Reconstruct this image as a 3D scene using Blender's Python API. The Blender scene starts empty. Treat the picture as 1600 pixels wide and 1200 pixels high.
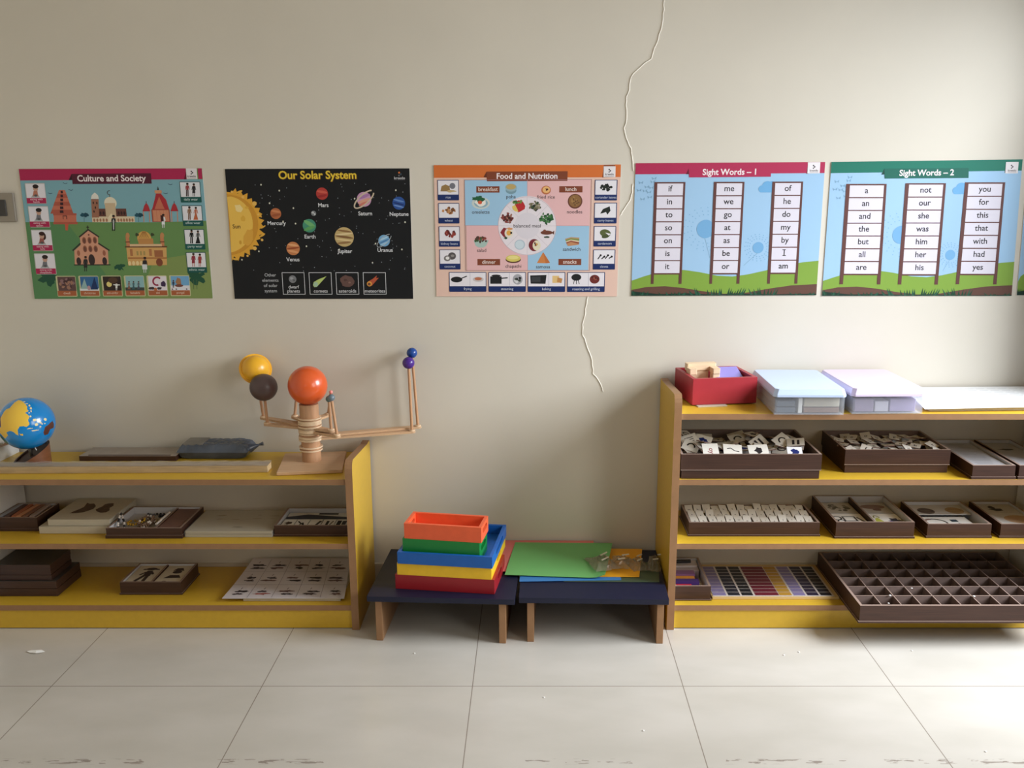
import bpy, bmesh, math, random
from mathutils import Vector, Matrix
random.seed(7)
R = math.radians
C = bpy.context.scene.collection
sc = bpy.context.scene

# ------------------------------------------------------------------ camera, world, light, exposure
cam_data = bpy.data.cameras.new('camera')
cam = bpy.data.objects.new('camera', cam_data); C.objects.link(cam)
cam.location = (0, -2.8626, 1.3842)
cam.rotation_euler = (R(90 - 12.507), 0, 0)
cam_data.sensor_width = 36.0
cam_data.lens = 30.94
cam_data.shift_x = -0.02
cam_data.clip_start = 0.05
sc.camera = cam

world = bpy.data.worlds.new('daylight_world'); sc.world = world
world.use_nodes = True
bg = world.node_tree.nodes['Background']
bg.inputs[0].default_value = (0.80, 0.90, 1.0, 1)
bg.inputs[1].default_value = 0.6

def area(name, loc, rot, sx, sy, power, col):
    l = bpy.data.lights.new(name, 'AREA'); l.shape = 'RECTANGLE'; l.size = sx; l.size_y = sy
    l.energy = power; l.color = col
    o = bpy.data.objects.new(name, l); C.objects.link(o); o.location = loc; o.rotation_euler = rot
    return o
# daylight coming in through the balcony door and the window, both in the right wall, and a weak one behind the viewer
area('daylight_near', (3.40, -1.05, 2.30), (0, R(75), 0), 2.0, 2.2, 410, (0.87, 0.93, 1.0))
area('daylight_far', (1.94, -2.50, 1.45), (0, R(90), 0), 1.3, 1.2, 33, (1.0, 0.95, 0.86))
area('daylight_behind', (-0.4, -6.13, 1.95), (R(90), 0, 0), 1.8, 0.9, 3, (1.0, 0.97, 0.92))

sc.view_settings.view_transform = 'Standard'
sc.view_settings.look = 'None'
sc.view_settings.gamma = 1.0
sc.view_settings.use_curve_mapping = False
sc.view_settings.exposure = 0.0
sc.cycles.use_denoising = True
sc.cycles.max_bounces = 10
sc.cycles.diffuse_bounces = 6
sc.cycles.caustics_reflective = False
sc.cycles.caustics_refractive = False

# ------------------------------------------------------------------ materials
def lin(c):
    c = c / 255.0
    return c / 12.92 if c <= 0.04045 else ((c + 0.055) / 1.055) ** 2.4
def rgb(c): return (lin(c[0]), lin(c[1]), lin(c[2]), 1)
MATS = {}
def mat(name, col, rough=0.5, spec=0.5, noise=0.0, scale=20, stretch=(1, 1, 1), bump=0.0, metal=0.0, coat=0.0, alpha=1.0, trans=0.0):
    if name in MATS: return MATS[name]
    m = bpy.data.materials.new(name); m.use_nodes = True
    nt = m.node_tree; b = nt.nodes['Principled BSDF']
    b.inputs['Base Color'].default_value = rgb(col); b.inputs['Roughness'].default_value = rough
    b.inputs['Specular IOR Level'].default_value = spec; b.inputs['Metallic'].default_value = metal
    b.inputs['Coat Weight'].default_value = coat; b.inputs['Coat Roughness'].default_value = 0.1
    b.inputs['Alpha'].default_value = alpha; b.inputs['Transmission Weight'].default_value = trans
    if noise or bump:
        tc = nt.nodes.new('ShaderNodeTexCoord'); mp = nt.nodes.new('ShaderNodeMapping')
        mp.inputs['Scale'].default_value = stretch
        n = nt.nodes.new('ShaderNodeTexNoise'); n.inputs['Scale'].default_value = scale; n.inputs['Detail'].default_value = 6
        nt.links.new(tc.outputs['Object'], mp.inputs[0]); nt.links.new(mp.outputs[0], n.inputs['Vector'])
        if noise:
            r = nt.nodes.new('ShaderNodeValToRGB')
            a = rgb(col)
            r.color_ramp.elements[0].position = 0.3; r.color_ramp.elements[1].position = 0.7
            r.color_ramp.elements[0].color = (a[0] * (1 - noise), a[1] * (1 - noise), a[2] * (1 - noise), 1)
            r.color_ramp.elements[1].color = (min(1, a[0] * (1 + noise)), min(1, a[1] * (1 + noise)), min(1, a[2] * (1 + noise)), 1)
            nt.links.new(n.outputs[0], r.inputs[0]); nt.links.new(r.outputs[0], b.inputs['Base Color'])
        if bump:
            bn = nt.nodes.new('ShaderNodeBump'); bn.inputs['Strength'].default_value = bump; bn.inputs['Distance'].default_value = 0.01
            nt.links.new(n.outputs[0], bn.inputs['Height']); nt.links.new(bn.outputs[0], b.inputs['Normal'])
    MATS[name] = m
    return m
def pm(c, rough=0.5):                        # printed ink / paper of one colour: inks are a little dull beside a screen colour
    g = 0.3 * c[0] + 0.59 * c[1] + 0.11 * c[2]
    k = tuple((v * 0.86 + g * 0.14) * 0.94 for v in c)
    return mat('print_%02x%02x%02x' % tuple(c), k, rough, 0.3)

WALL = mat('wall_paint', (208, 201, 187), 0.55, 0.3, 0.025, 3.0, bump=0.03)
CEIL = mat('ceiling_paint', (225, 220, 210), 0.8)
YEL = mat('yellow_laminate', (200, 161, 46), 0.35, 0.45, 0.03, 60)
TAN = mat('tan_edge_band', (148, 110, 76), 0.5, 0.4, 0.06, 40)
BRN = mat('dark_wood_grain_laminate', (64, 41, 31), 0.45, 0.4, 0.22, 30, (0.25, 3, 9))
BRNRIM = mat('pale_lit_edge', (146, 124, 112), 0.6)  # pale board edges, with light caught on tray rims put into the colour
LINER = mat('white_board_lining', (196, 194, 196), 0.6)
LINERB = mat('brown_board_lining', (116, 98, 91), 0.6, 0.3, 0.08, 60)
BEECH = mat('beech_wood', (196, 160, 124), 0.45, 0.4, 0.10, 12, (1, 12, 12))
BEECHD = mat('beech_wood_upright', (186, 142, 106), 0.45, 0.4, 0.10, 14, (12, 12, 1))
PALE = mat('pale_pine', (222, 194, 160), 0.5, 0.4, 0.08, 12, (1, 10, 10))
PLY = mat('pale_birch_board', (188, 179, 160), 0.5, 0.4, 0.05, 30, (1, 8, 8))
NAVY = mat('navy_laminate', (15, 19, 46), 0.5, 0.45, 0.05, 50)
WHITE = mat('white_card', (232, 230, 226), 0.5)
PAPER = mat('white_paper', (238, 238, 238), 0.55)
INK = mat('black_ink', (34, 32, 34), 0.5)
CHROME = mat('dark_metal', (120, 112, 100), 0.3, 0.5, metal=0.9)

def clear_plastic(name, tint, vis, rough=0.12):
    m = bpy.data.materials.new(name); m.use_nodes = True; nt = m.node_tree
    for n in list(nt.nodes): nt.nodes.remove(n)
    out = nt.nodes.new('ShaderNodeOutputMaterial'); mx = nt.nodes.new('ShaderNodeMixShader')
    tr = nt.nodes.new('ShaderNodeBsdfTransparent'); tr.inputs[0].default_value = (0.96, 0.97, 0.98, 1)
    pb = nt.nodes.new('ShaderNodeBsdfPrincipled'); pb.inputs['Base Color'].default_value = rgb(tint); pb.inputs['Roughness'].default_value = rough
    lw = nt.nodes.new('ShaderNodeLayerWeight'); lw.inputs[0].default_value = 0.25
    ma = nt.nodes.new('ShaderNodeMath'); ma.operation = 'MULTIPLY_ADD'; ma.inputs[1].default_value = 0.5; ma.inputs[2].default_value = vis
    cl = nt.nodes.new('ShaderNodeClamp')
    nt.links.new(lw.outputs['Facing'], ma.inputs[0]); nt.links.new(ma.outputs[0], cl.inputs[0]); nt.links.new(cl.outputs[0], mx.inputs[0])
    nt.links.new(tr.outputs[0], mx.inputs[1]); nt.links.new(pb.outputs[0], mx.inputs[2]); nt.links.new(mx.outputs[0], out.inputs[0])
    return m
FILM = clear_plastic('clear_film', (222, 216, 204), 0.05, 0.10)
CLEARBOX = clear_plastic('clear_polypropylene', (225, 228, 236), 0.10, 0.15)

def floor_material():
    m = bpy.data.materials.new('polished_floor_tile'); m.use_nodes = True; nt = m.node_tree; L = nt.links
    b = nt.nodes['Principled BSDF']
    tc = nt.nodes.new('ShaderNodeTexCoord'); sx = nt.nodes.new('ShaderNodeSeparateXYZ'); L.new(tc.outputs['Object'], sx.inputs[0])
    def M(op, a, bb=None, c=None):
        n = nt.nodes.new('ShaderNodeMath'); n.operation = op
        for i, v in enumerate((a, bb, c)):
            if v is None: continue
            if isinstance(v, (int, float)): n.inputs[i].default_value = v
            else: L.new(v, n.inputs[i])
        return n.outputs[0]
    def joint(s, off):
        f = M('FRACT', M('DIVIDE', M('ADD', s, off), 0.6))
        d = M('MINIMUM', f, M('SUBTRACT', 1.0, f))
        return M('LESS_THAN', d, 0.0022)
    g = M('MAXIMUM', joint(sx.outputs[0], 6.171), joint(sx.outputs[1], 6.6))
    n1 = nt.nodes.new('ShaderNodeTexNoise'); n1.inputs['Scale'].default_value = 3.0; n1.inputs['Detail'].default_value = 8
    mp = nt.nodes.new('ShaderNodeMapping'); mp.inputs['Scale'].default_value = (1, 2.2, 1); mp.inputs['Rotation'].default_value = (0, 0, 0.6)
    L.new(tc.outputs['Object'], mp.inputs[0]); L.new(mp.outputs[0], n1.inputs['Vector'])
    r = nt.nodes.new('ShaderNodeValToRGB'); r.color_ramp.elements[0].position = 0.35; r.color_ramp.elements[1].position = 0.7
    r.color_ramp.elements[0].color = rgb((184, 178, 168)); r.color_ramp.elements[1].color = rgb((194, 188, 179))
    L.new(n1.outputs[0], r.inputs[0])
    # a scuffed line of dirt across the tiles
    n2 = nt.nodes.new('ShaderNodeTexNoise'); n2.inputs['Scale'].default_value = 44; n2.inputs['Detail'].default_value = 5
    mp2 = nt.nodes.new('ShaderNodeMapping'); mp2.inputs['Scale'].default_value = (0.5, 2.4, 1)
    L.new(tc.outputs['Object'], mp2.inputs[0]); L.new(mp2.outputs[0], n2.inputs['Vector'])
    n3 = nt.nodes.new('ShaderNodeTexNoise'); n3.inputs['Scale'].default_value = 2.0
    L.new(tc.outputs['Object'], n3.inputs['Vector'])
    dist = M('ABSOLUTE', M('ADD', sx.outputs[1], 0.938))
    band = M('SUBTRACT', 1.0, M('DIVIDE', dist, 0.012)); band = M('MAXIMUM', band, 0.0)
    dm = M('MULTIPLY', M('MULTIPLY', M('GREATER_THAN', n2.outputs[0], 0.56), M('MINIMUM', M('MULTIPLY', band, 2.0), 1.0)), M('GREATER_THAN', n3.outputs[0], 0.46))
    mix = nt.nodes.new('ShaderNodeMix'); mix.data_type = 'RGBA'
    L.new(M('MULTIPLY', dm, 0.75), mix.inputs[0]); L.new(r.outputs[0], mix.inputs[6]); mix.inputs[7].default_value = rgb((120, 108, 98))
    mix2 = nt.nodes.new('ShaderNodeMix'); mix2.data_type = 'RGBA'
    L.new(g, mix2.inputs[0]); L.new(mix.outputs[2], mix2.inputs[6]); mix2.inputs[7].default_value = rgb((136, 126, 116))
    L.new(mix2.outputs[2], b.inputs['Base Color'])
    b.inputs['Roughness'].default_value = 0.22; b.inputs['Specular IOR Level'].default_value = 0.45
    return m
FLOOR = floor_material()
FARWALL = mat('bounce_cut_paint', (96, 94, 82), 0.7)  # made-up dark colour on the unseen walls, cuts bounced light

# ------------------------------------------------------------------ mesh helpers
class MB:
    def __init__(s): s.v = []; s.f = []; s.m = []; s.sm = []; s.mats = []
    def mi(s, m):
        if m not in s.mats: s.mats.append(m)
        return s.mats.index(m)
    def add(s, vs, fs, m, smooth=False):
        o = len(s.v); k = s.mi(m); s.v += [tuple(v) for v in vs]
        for f in fs: s.f.append(tuple(i + o for i in f)); s.m.append(k); s.sm.append(smooth)
    def box(s, x0, x1, y0, y1, z0, z1, m, top=None):
        vs = [(x0, y0, z0), (x1, y0, z0), (x1, y1, z0), (x0, y1, z0), (x0, y0, z1), (x1, y0, z1), (x1, y1, z1), (x0, y1, z1)]
        s.add(vs, [(3, 2, 1, 0), (0, 1, 5, 4), (1, 2, 6, 5), (2, 3, 7, 6), (3, 0, 4, 7)], m)
        s.add(vs[4:], [(0, 1, 2, 3)], top or m)
        return s
    def obox(s, c, dx, dy, dz, m, rot=None):
        c = Vector(c); rm = rot if rot is not None else Matrix.Identity(3)
        vs = [c + rm @ Vector((a * dx / 2, b * dy / 2, d * dz / 2)) for d in (-1, 1) for a, b in ((-1, -1), (1, -1), (1, 1), (-1, 1))]
        s.add(vs, [(3, 2, 1, 0), (4, 5, 6, 7), (0, 1, 5, 4), (1, 2, 6, 5), (2, 3, 7, 6), (3, 0, 4, 7)], m)
        return s
    def prism(s, pts, fn, a0, a1, m, side=None):
        n = len(pts); vs = [fn(p, a0) for p in pts] + [fn(p, a1) for p in pts]
        s.add(vs, [tuple(range(n)), tuple(range(2 * n - 1, n - 1, -1))], m)
        s.add(vs, [(i, i + n, (i + 1) % n + n, (i + 1) % n) for i in range(n)], side or m)
        return s
    def cyl(s, p0, p1, r0, m, r1=None, n=16, smooth=True, cap=None):
        p0 = Vector(p0); p1 = Vector(p1); d = (p1 - p0).normalized(); r1 = r0 if r1 is None else r1
        a = d.orthogonal().normalized(); b = d.cross(a)
        vs = [p + (a * math.cos(t) + b * math.sin(t)) * r for p, r in ((p0, r0), (p1, r1)) for t in [2 * math.pi * i / n for i in range(n)]]
        s.add(vs, [(i, (i + 1) % n, (i + 1) % n + n, i + n) for i in range(n)], m, smooth)
        s.add(vs, [tuple(range(n - 1, -1, -1)), tuple(range(n, 2 * n))], cap or m)
        return s
    def sphere(s, c, r, m, nu=32, nv=16, sc=(1, 1, 1), rot=None, fm=None):
        c = Vector(c); vs = []; fs = []
        for j in range(nv + 1):
            t = math.pi * j / nv
            for i in range(nu):
                p = 2 * math.pi * i / nu
                q = Vector((math.sin(t) * math.cos(p) * r * sc[0], math.sin(t) * math.sin(p) * r * sc[1], math.cos(t) * r * sc[2]))
                vs.append(c + (rot @ q if rot else q))
        for j in range(nv):
            for i in range(nu):
                a, b = j * nu + i, j * nu + (i + 1) % nu
                fs.append((a, a + nu, b + nu, b) if 0 < j < nv - 1 else ((a, a + nu, b + nu) if j == 0 else (a, a + nu, b)))
        if fm is None: s.add(vs, fs, m, True)
        else:
            o = len(s.v); s.v += [tuple(v) for v in vs]
            for f in fs:
                ctr = sum((vs[i] for i in f), Vector()) / len(f)
                s.f.append(tuple(i + o for i in f)); s.m.append(s.mi(fm((ctr - c) / r))); s.sm.append(True)
        return s
    def tube(s, pts, r, m, n=6, closed=False):
        pts = [Vector(p) for p in pts]; k = len(pts); vs = []
        for i, p in enumerate(pts):
            q0 = pts[i - 1] if (i > 0 or closed) else p; q1 = pts[(i + 1) % k] if (i < k - 1 or closed) else p
            d = (q1 - q0).normalized(); a = d.cross(Vector((0.13, 0.31, 0.94))).normalized(); b = d.cross(a)
            vs += [p + (a * math.cos(2 * math.pi * j / n) + b * math.sin(2 * math.pi * j / n)) * r for j in range(n)]
        fs = []
        for i in range(k if closed else k - 1):
            for j in range(n):
                a0 = i * n + j; a1 = i * n + (j + 1) % n; b0 = ((i + 1) % k) * n + j; b1 = ((i + 1) % k) * n + (j + 1) % n
                fs.append((a0, a1, b1, b0))
        s.add(vs, fs, m, True)
        if not closed: s.add(vs, [tuple(range(n - 1, -1, -1)), tuple(range((k - 1) * n, k * n))], m)
        return s
    def ring(s, c, r_in, r_out, z0, z1, m, n=32):
        c = Vector(c); vs = []
        for r, z in ((r_in, z0), (r_out, z0), (r_out, z1), (r_in, z1)):
            vs += [c + Vector((r * math.cos(2 * math.pi * i / n), r * math.sin(2 * math.pi * i / n), z)) for i in range(n)]
        s.add(vs, [(k * n + i, k * n + (i + 1) % n, ((k + 1) % 4) * n + (i + 1) % n, ((k + 1) % 4) * n + i) for k in range(4) for i in range(n)], m)
        return s
    def tray(s, x0, x1, y0, y1, z0, z1, t, ft, m, rim=None, inner=None, base=None):
        o = [(x0, y0), (x1, y0), (x1, y1), (x0, y1)]; i = [(x0 + t, y0 + t), (x1 - t, y0 + t), (x1 - t, y1 - t), (x0 + t, y1 - t)]
        vs = [(x, y, z0) for x, y in o] + [(x, y, z1) for x, y in o] + [(x, y, z1) for x, y in i] + [(x, y, z0 + ft) for x, y in i]
        s.add(vs, [(3, 2, 1, 0)] + [(k, (k + 1) % 4, (k + 1) % 4 + 4, k + 4) for k in range(4)], m)
        s.add(vs, [(k + 4, (k + 1) % 4 + 4, (k + 1) % 4 + 8, k + 8) for k in range(4)], rim or m)
        s.add(vs, [(k + 8, (k + 1) % 4 + 8, (k + 1) % 4 + 12, k + 12) for k in range(4)], inner or m)
        s.add(vs, [(12, 13, 14, 15)], base or inner or m)
        return s
    def text(s, body, fn, size, m, bold=0.0, w=None):
        vs, fs = text_geo(body, bold)
        k = size
        if w:
            ww = max(v[0] for v in vs) - min(v[0] for v in vs); k = min(size, w / max(ww, 1e-6))
        s.add([fn(v[0] * k, v[1] * size) for v in vs], fs, m)
        return s
    def build(s, name, parent=None, bevel=0.0, seg=2):
        me = bpy.data.meshes.new(name); me.from_pydata(s.v, [], s.f)
        for m in s.mats: me.materials.append(m)
        me.polygons.foreach_set('material_index', s.m); me.polygons.foreach_set('use_smooth', s.sm); me.update()
        o = bpy.data.objects.new(name, me); C.objects.link(o)
        if parent is not None: o.parent = parent
        if bevel:
            b = o.modifiers.new('edge_round', 'BEVEL'); b.width = bevel; b.segments = seg; b.limit_method = 'ANGLE'; b.angle_limit = R(40)
        return o
TEXTS = {}
def text_geo(body, bold):
    key = (body, bold)
    if key not in TEXTS:
        cu = bpy.data.curves.new('lettering', 'FONT'); cu.body = body; cu.align_x = 'CENTER'; cu.offset = bold; cu.resolution_u = 3
        ob = bpy.data.objects.new('lettering', cu); me = bpy.data.meshes.new_from_object(ob)
        TEXTS[key] = ([(v.co.x, v.co.y - 0.26) for v in me.vertices], [tuple(p.vertices) for p in me.polygons])
        bpy.data.objects.remove(ob); bpy.data.curves.remove(cu); bpy.data.meshes.remove(me)
    return TEXTS[key]
def tag(o, label, cat, group=None, kind=None):
    o['label'] = label; o['category'] = cat
    if group: o['group'] = group
    if kind: o['kind'] = kind
    return o
def thing(name, label, cat, loc=(0, 0, 0), rz=0.0, group=None):
    o = bpy.data.objects.new(name, None); C.objects.link(o); o.location = loc; o.rotation_euler = (0, 0, rz)
    o.empty_display_size = 0.05
    return tag(o, label, cat, group)
def structure(o): o['kind'] = 'structure'; return o
def RX(a): return Matrix.Rotation(a, 3, 'X')
def RY(a): return Matrix.Rotation(a, 3, 'Y')
def RZ(a): return Matrix.Rotation(a, 3, 'Z')

# ------------------------------------------------------------------ the room
WY = 0.04                                    # face of the back wall
XL, XR, YF, ZC = -1.812, 1.80, -6.0, 2.75
structure(MB().box(XL - 0.1, XR + 0.1, YF - 0.1, WY + 0.1, -0.08, 0, FLOOR).build('floor'))
structure(MB().box(XL - 0.1, XR + 0.1, WY, WY + 0.1, 0, ZC, WALL).build('wall_back'))
structure(MB().box(XL - 0.1, XL, YF, WY, 0, ZC, WALL).build('wall_left'))
structure(MB().box(XL - 0.1, XR + 0.1, YF - 0.1, WY + 0.1, ZC, ZC + 0.1, CEIL).build('ceiling'))
# right wall with an open balcony door near the corner and a second one further on; front wall with a window: all beside or behind the viewer
def holed_wall(axis, a0, a1, z1, holes, p0, p1, m=WALL):
    mb = MB(); xs = sorted({a0, a1} | {h[0] for h in holes} | {h[1] for h in holes})
    def put(u0, u1, w0, w1):
        if axis == 'y': mb.box(p0, p1, u0, u1, w0, w1, m)
        else: mb.box(u0, u1, p0, p1, w0, w1, m)
    for u0, u1 in zip(xs, xs[1:]):
        hs = [h for h in holes if h[0] <= u0 and h[1] >= u1]
        if not hs: put(u0, u1, 0, z1)
        else:
            if hs[0][2] > 0: put(u0, u1, 0, hs[0][2])
            put(u0, u1, hs[0][3], z1)
    return mb
WINS = ((-1.20, -0.17, 0.02, 2.06), (-3.15, -1.85, 0.80, 2.12))
structure(holed_wall('y', YF, WY, ZC, WINS, XR, XR + 0.1, FARWALL).build('wall_right'))
for k, (a, b, c, d) in enumerate(WINS):
    fr = MB()
    fr.box(XR + 0.03, XR + 0.07, a, a + 0.04, c, d, TAN); fr.box(XR + 0.03, XR + 0.07, b - 0.04, b, c, d, TAN)
    fr.box(XR + 0.03, XR + 0.07, a + 0.04, b - 0.04, c, c + 0.04, TAN); fr.box(XR + 0.03, XR + 0.07, a + 0.04, b - 0.04, d - 0.04, d, TAN)
    structure(fr.build(('door_1', 'window_1')[k]))
structure(holed_wall('x', XL, XR, ZC, ((-1.4, 0.6, 1.45, 2.45),), YF - 0.1, YF, FARWALL).build('wall_front'))
BASE = mat('skirting_tile', (196, 186, 170), 0.3)
structure(MB().box(XL, XR, WY - 0.010, WY, 0, 0.093, BASE).build('baseboard_back', bevel=0.001))
# hairline crack with lifted plaster lips, in three lengths
PLASTER = mat('lifted_plaster', (234, 228, 216), 0.7)
wall_back = bpy.data.objects['wall_back']
CR = [[(0.412, 2.05), (0.406, 1.952), (0.403, 1.911), (0.401, 1.878), (0.39, 1.837), (0.379, 1.812), (0.37, 1.78), (0.342, 1.761), (0.317, 1.737), (0.305, 1.716), (0.304, 1.689), (0.294, 1.666), (0.295, 1.641), (0.298, 1.612), (0.292, 1.573), (0.302, 1.529), (0.314, 1.51), (0.321, 1.468), (0.323, 1.44)],
      [(0.322, 1.40), (0.32, 1.374), (0.314, 1.35), (0.298, 1.326), (0.29, 1.309), (0.284, 1.30)],
      [(0.182, 1.045), (0.18, 1.027), (0.174, 0.98), (0.164, 0.92), (0.178, 0.883), (0.191, 0.85), (0.202, 0.806), (0.205, 0.776), (0.223, 0.754), (0.238, 0.714)]]
rc = random.Random(3)
for path in CR:
    pts = []
    for i in range(len(path) - 1):
        (xa, za), (xb, zb) = path[i], path[i + 1]
        n = max(2, int(math.hypot(xb - xa, zb - za) / 0.012))
        for k in range(n):
            t = k / n; pts.append((xa + (xb - xa) * t + rc.uniform(-0.0022, 0.0022), WY - 0.0006, za + (zb - za) * t))
    pts.append((path[-1][0], WY - 0.0004, path[-1][1]))
    cr = MB().tube(pts, 0.0017, PLASTER, 5)
    o = cr.build('plaster_crack', wall_back); o['label'] = 'raised white crack'

# switch plate near the left corner
SW = thing('switch_plate', 'grey metal wall switch plate with one dark rocker at the left edge of the photo', 'light switch', (-1.706, WY, 1.325))
STEEL = mat('brushed_switch_metal', (150, 142, 130), 0.35, 0.5, metal=0.6)
MB().box(-0.036, 0.036, -0.010, 0, -0.046, 0.046, STEEL).build('plate', SW, 0.0035)
MB().box(-0.026, 0.010, -0.014, -0.009, -0.027, 0.025, mat('switch_rocker_dark', (58, 55, 52), 0.4)).build('rocker', SW, 0.0015)

# ------------------------------------------------------------------ printed flat artwork
def solve(A, b):
    n = len(b); M = [row[:] + [b[i]] for i, row in enumerate(A)]
    for i in range(n):
        p = max(range(i, n), key=lambda r: abs(M[r][i])); M[i], M[p] = M[p], M[i]
        for r in range(n):
            if r != i:
                f = M[r][i] / M[i][i]
                for c in range(i, n + 1): M[r][c] -= f * M[i][c]
    return [M[i][n] / M[i][i] for i in range(n)]
class Art:
    """Flat print. Drawing units are those of a measured picture of the sheet with corners quad (TL TR BR BL);
    place(u, v, d) gives the point u across, v down the real sheet, d in front of it."""
    def __init__(s, quad, place, W, H, th=0.00007, base=0.0002):
        A = []; b = []
        for (x, y), (u, v) in zip(quad, ((0, 0), (W, 0), (W, H), (0, H))):
            A.append([x, y, 1, 0, 0, 0, -u * x, -u * y]); b.append(u)
            A.append([0, 0, 0, x, y, 1, -v * x, -v * y]); b.append(v)
        s.h = solve(A, b); s.W, s.H = W, H; s.place = place; s.th = th; s.base = base; s.mb = MB(); s.n = 0; s.rough = 0.5
        q = quad; s.k = W / (((q[1][0] - q[0][0]) + (q[2][0] - q[3][0])) / 2)
    def pg(s, x, y):
        h = s.h; w = h[6] * x + h[7] * y + 1
        return ((h[0] * x + h[1] * y + h[2]) / w, (h[3] * x + h[4] * y + h[5]) / w)
    def pt(s, u, v, lv): return s.place(u / s.W, v / s.H, s.base + s.th * (lv + (s.n % 50) * 0.016))
    def raw(s, pts, col, lv):                        # page units
        m = col if not isinstance(col, tuple) else pm(col, s.rough); s.n += 1
        s.mb.add([s.pt(u, v, lv) for u, v in pts][::-1], [tuple(range(len(pts)))], m)
    def clip(s, u, v): return (min(max(u, 0), s.W), min(max(v, 0), s.H))
    def poly(s, pts, col, lv=1): s.raw([s.clip(*s.pg(x, y)) for x, y in pts], col, lv)
    def fan(s, c, pts, col, lv=1):                   # star shaped outline about c
        m = pm(col, s.rough); s.n += 1; P = [s.clip(*s.pg(x, y)) for x, y in [c] + pts]
        s.mb.add([s.pt(u, v, lv) for u, v in P], [(0, i + 1, i) for i in range(1, len(P) - 1)], m)
    def rect(s, x0, y0, x1, y1, col, lv=1, r=0):
        (a, b), (c, d) = s.pg(x0, y0), s.pg(x1, y1); r *= s.k
        if r <= 0: s.raw([s.clip(a, b), s.clip(c, b), s.clip(c, d), s.clip(a, d)], col, lv); return
        P = []
        for cx, cy, t in ((c - r, b + r, -90), (c - r, d - r, 0), (a + r, d - r, 90), (a + r, b + r, 180)):
            P += [(cx + r * math.cos(R(t + q)), cy + r * math.sin(R(t + q))) for q in (0, 30, 60, 90)]
        s.raw(P, col, lv)
    def frame(s, x0, y0, x1, y1, w, col, lv=1):
        (a, b), (c, d) = s.pg(x0, y0), s.pg(x1, y1); w *= s.k
        for p in ((a, b, c, b + w), (a, d - w, c, d), (a, b + w, a + w, d - w), (c - w, b + w, c, d - w)):
            s.raw([(p[0], p[1]), (p[2], p[1]), (p[2], p[3]), (p[0], p[3])], col, lv)
    def ell(s, x, y, rx, ry, col, lv=1, a0=0, a1=360, n=24, rot=0):
        u, v = s.pg(x, y); k = s.k; c_, s_ = math.cos(R(rot)), math.sin(R(rot)); full = a1 - a0 >= 360
        P = [(rx * k * math.cos(R(a0 + (a1 - a0) * i / n)), ry * k * math.sin(R(a0 + (a1 - a0) * i / n))) for i in range(n if full else n + 1)]
        s.raw([s.clip(u + p * c_ - q * s_, v + p * s_ + q * c_) for p, q in P], col, lv)
    def line(s, pts, w, col, lv=1):
        P = [s.pg(x, y) for x, y in pts]; w = w * s.k / 2
        for (a, b), (c, d) in zip(P, P[1:]):
            L = math.hypot(c - a, d - b) or 1; nx, ny = -(d - b) / L * w, (c - a) / L * w
            s.raw([s.clip(a + nx, b + ny), s.clip(c + nx, d + ny), s.clip(c - nx, d - ny), s.clip(a - nx, b - ny)], col, lv)
    def arc(s, x, y, rx, ry, w, col, lv=1, a0=0, a1=360, n=32, rot=0):
        c_, s_ = math.cos(R(rot)), math.sin(R(rot)); P = []
        for i in range(n + 1):
            a = R(a0 + (a1 - a0) * i / n); p, q = rx * math.cos(a), ry * math.sin(a); P.append((x + p * c_ - q * s_, y + p * s_ + q * c_))
        Q = [s.pg(*p) for p in P]; w = w * s.k / 2; L = []; m = pm(col, s.rough); s.n += 1
        for i, (a, b) in enumerate(Q):
            (px, py), (qx, qy) = Q[max(i - 1, 0)], Q[min(i + 1, n)]
            if a1 - a0 >= 360 and i in (0, n): (px, py), (qx, qy) = Q[n - 1], Q[1]
            l = math.hypot(qx - px, qy - py) or 1; nx, ny = -(qy - py) / l * w, (qx - px) / l * w
            L += [s.pt(*s.clip(a + nx, b + ny), lv), s.pt(*s.clip(a - nx, b - ny), lv)]
        s.mb.add(L, [(2 * i, 2 * i + 1, 2 * i + 3, 2 * i + 2) for i in range(n)], m)
    def blob(s, x, y, rx, ry, col, lv=1, seed=0, j=0.25, n=14, rot=0):
        rr = random.Random(seed); u, v = s.pg(x, y); k = s.k; c_, s_ = math.cos(R(rot)), math.sin(R(rot)); P = []
        for i in range(n):
            a = 2 * math.pi * i / n; f = 1 + rr.uniform(-j, j); p, q = rx * k * f * math.cos(a), ry * k * f * math.sin(a); P.append(s.clip(u + p * c_ - q * s_, v + p * s_ + q * c_))
        s.raw(P, col, lv)
    def heap(s, x, y, rx, ry, n, sz, cols, lv=2, seed=1):
        rr = random.Random(seed)
        for i in range(n):
            a = rr.uniform(0, 6.283); d = rr.random() ** 0.5
            s.blob(x + rx * d * math.cos(a), y + ry * d * math.sin(a), sz * rr.uniform(0.7, 1.2), sz * rr.uniform(0.5, 1.0), cols[i % len(cols)], lv + (i % 3), seed * 50 + i, 0.2, 8, rr.uniform(0, 180))
    def text(s, t, x, y, size, col, lv=3, bold=0.0, rot=0, w=None):
        u, v = s.pg(x, y); k = s.k; c_, s_ = math.cos(R(rot)), math.sin(R(rot)); m = pm(col, s.rough); s.n += 1
        s.mb.text(t, lambda a, b: s.pt(u + a * c_ + b * s_, v - b * c_ + a * s_, lv), size * k, m, bold, w * k if w else None)
    def done(s, name, parent, label=None):
        o = s.mb.build(name, parent); s.mb = MB()
        if name == 'sheet': s.base += s.th * 5
        if label: o['label'] = label
        return o

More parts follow.
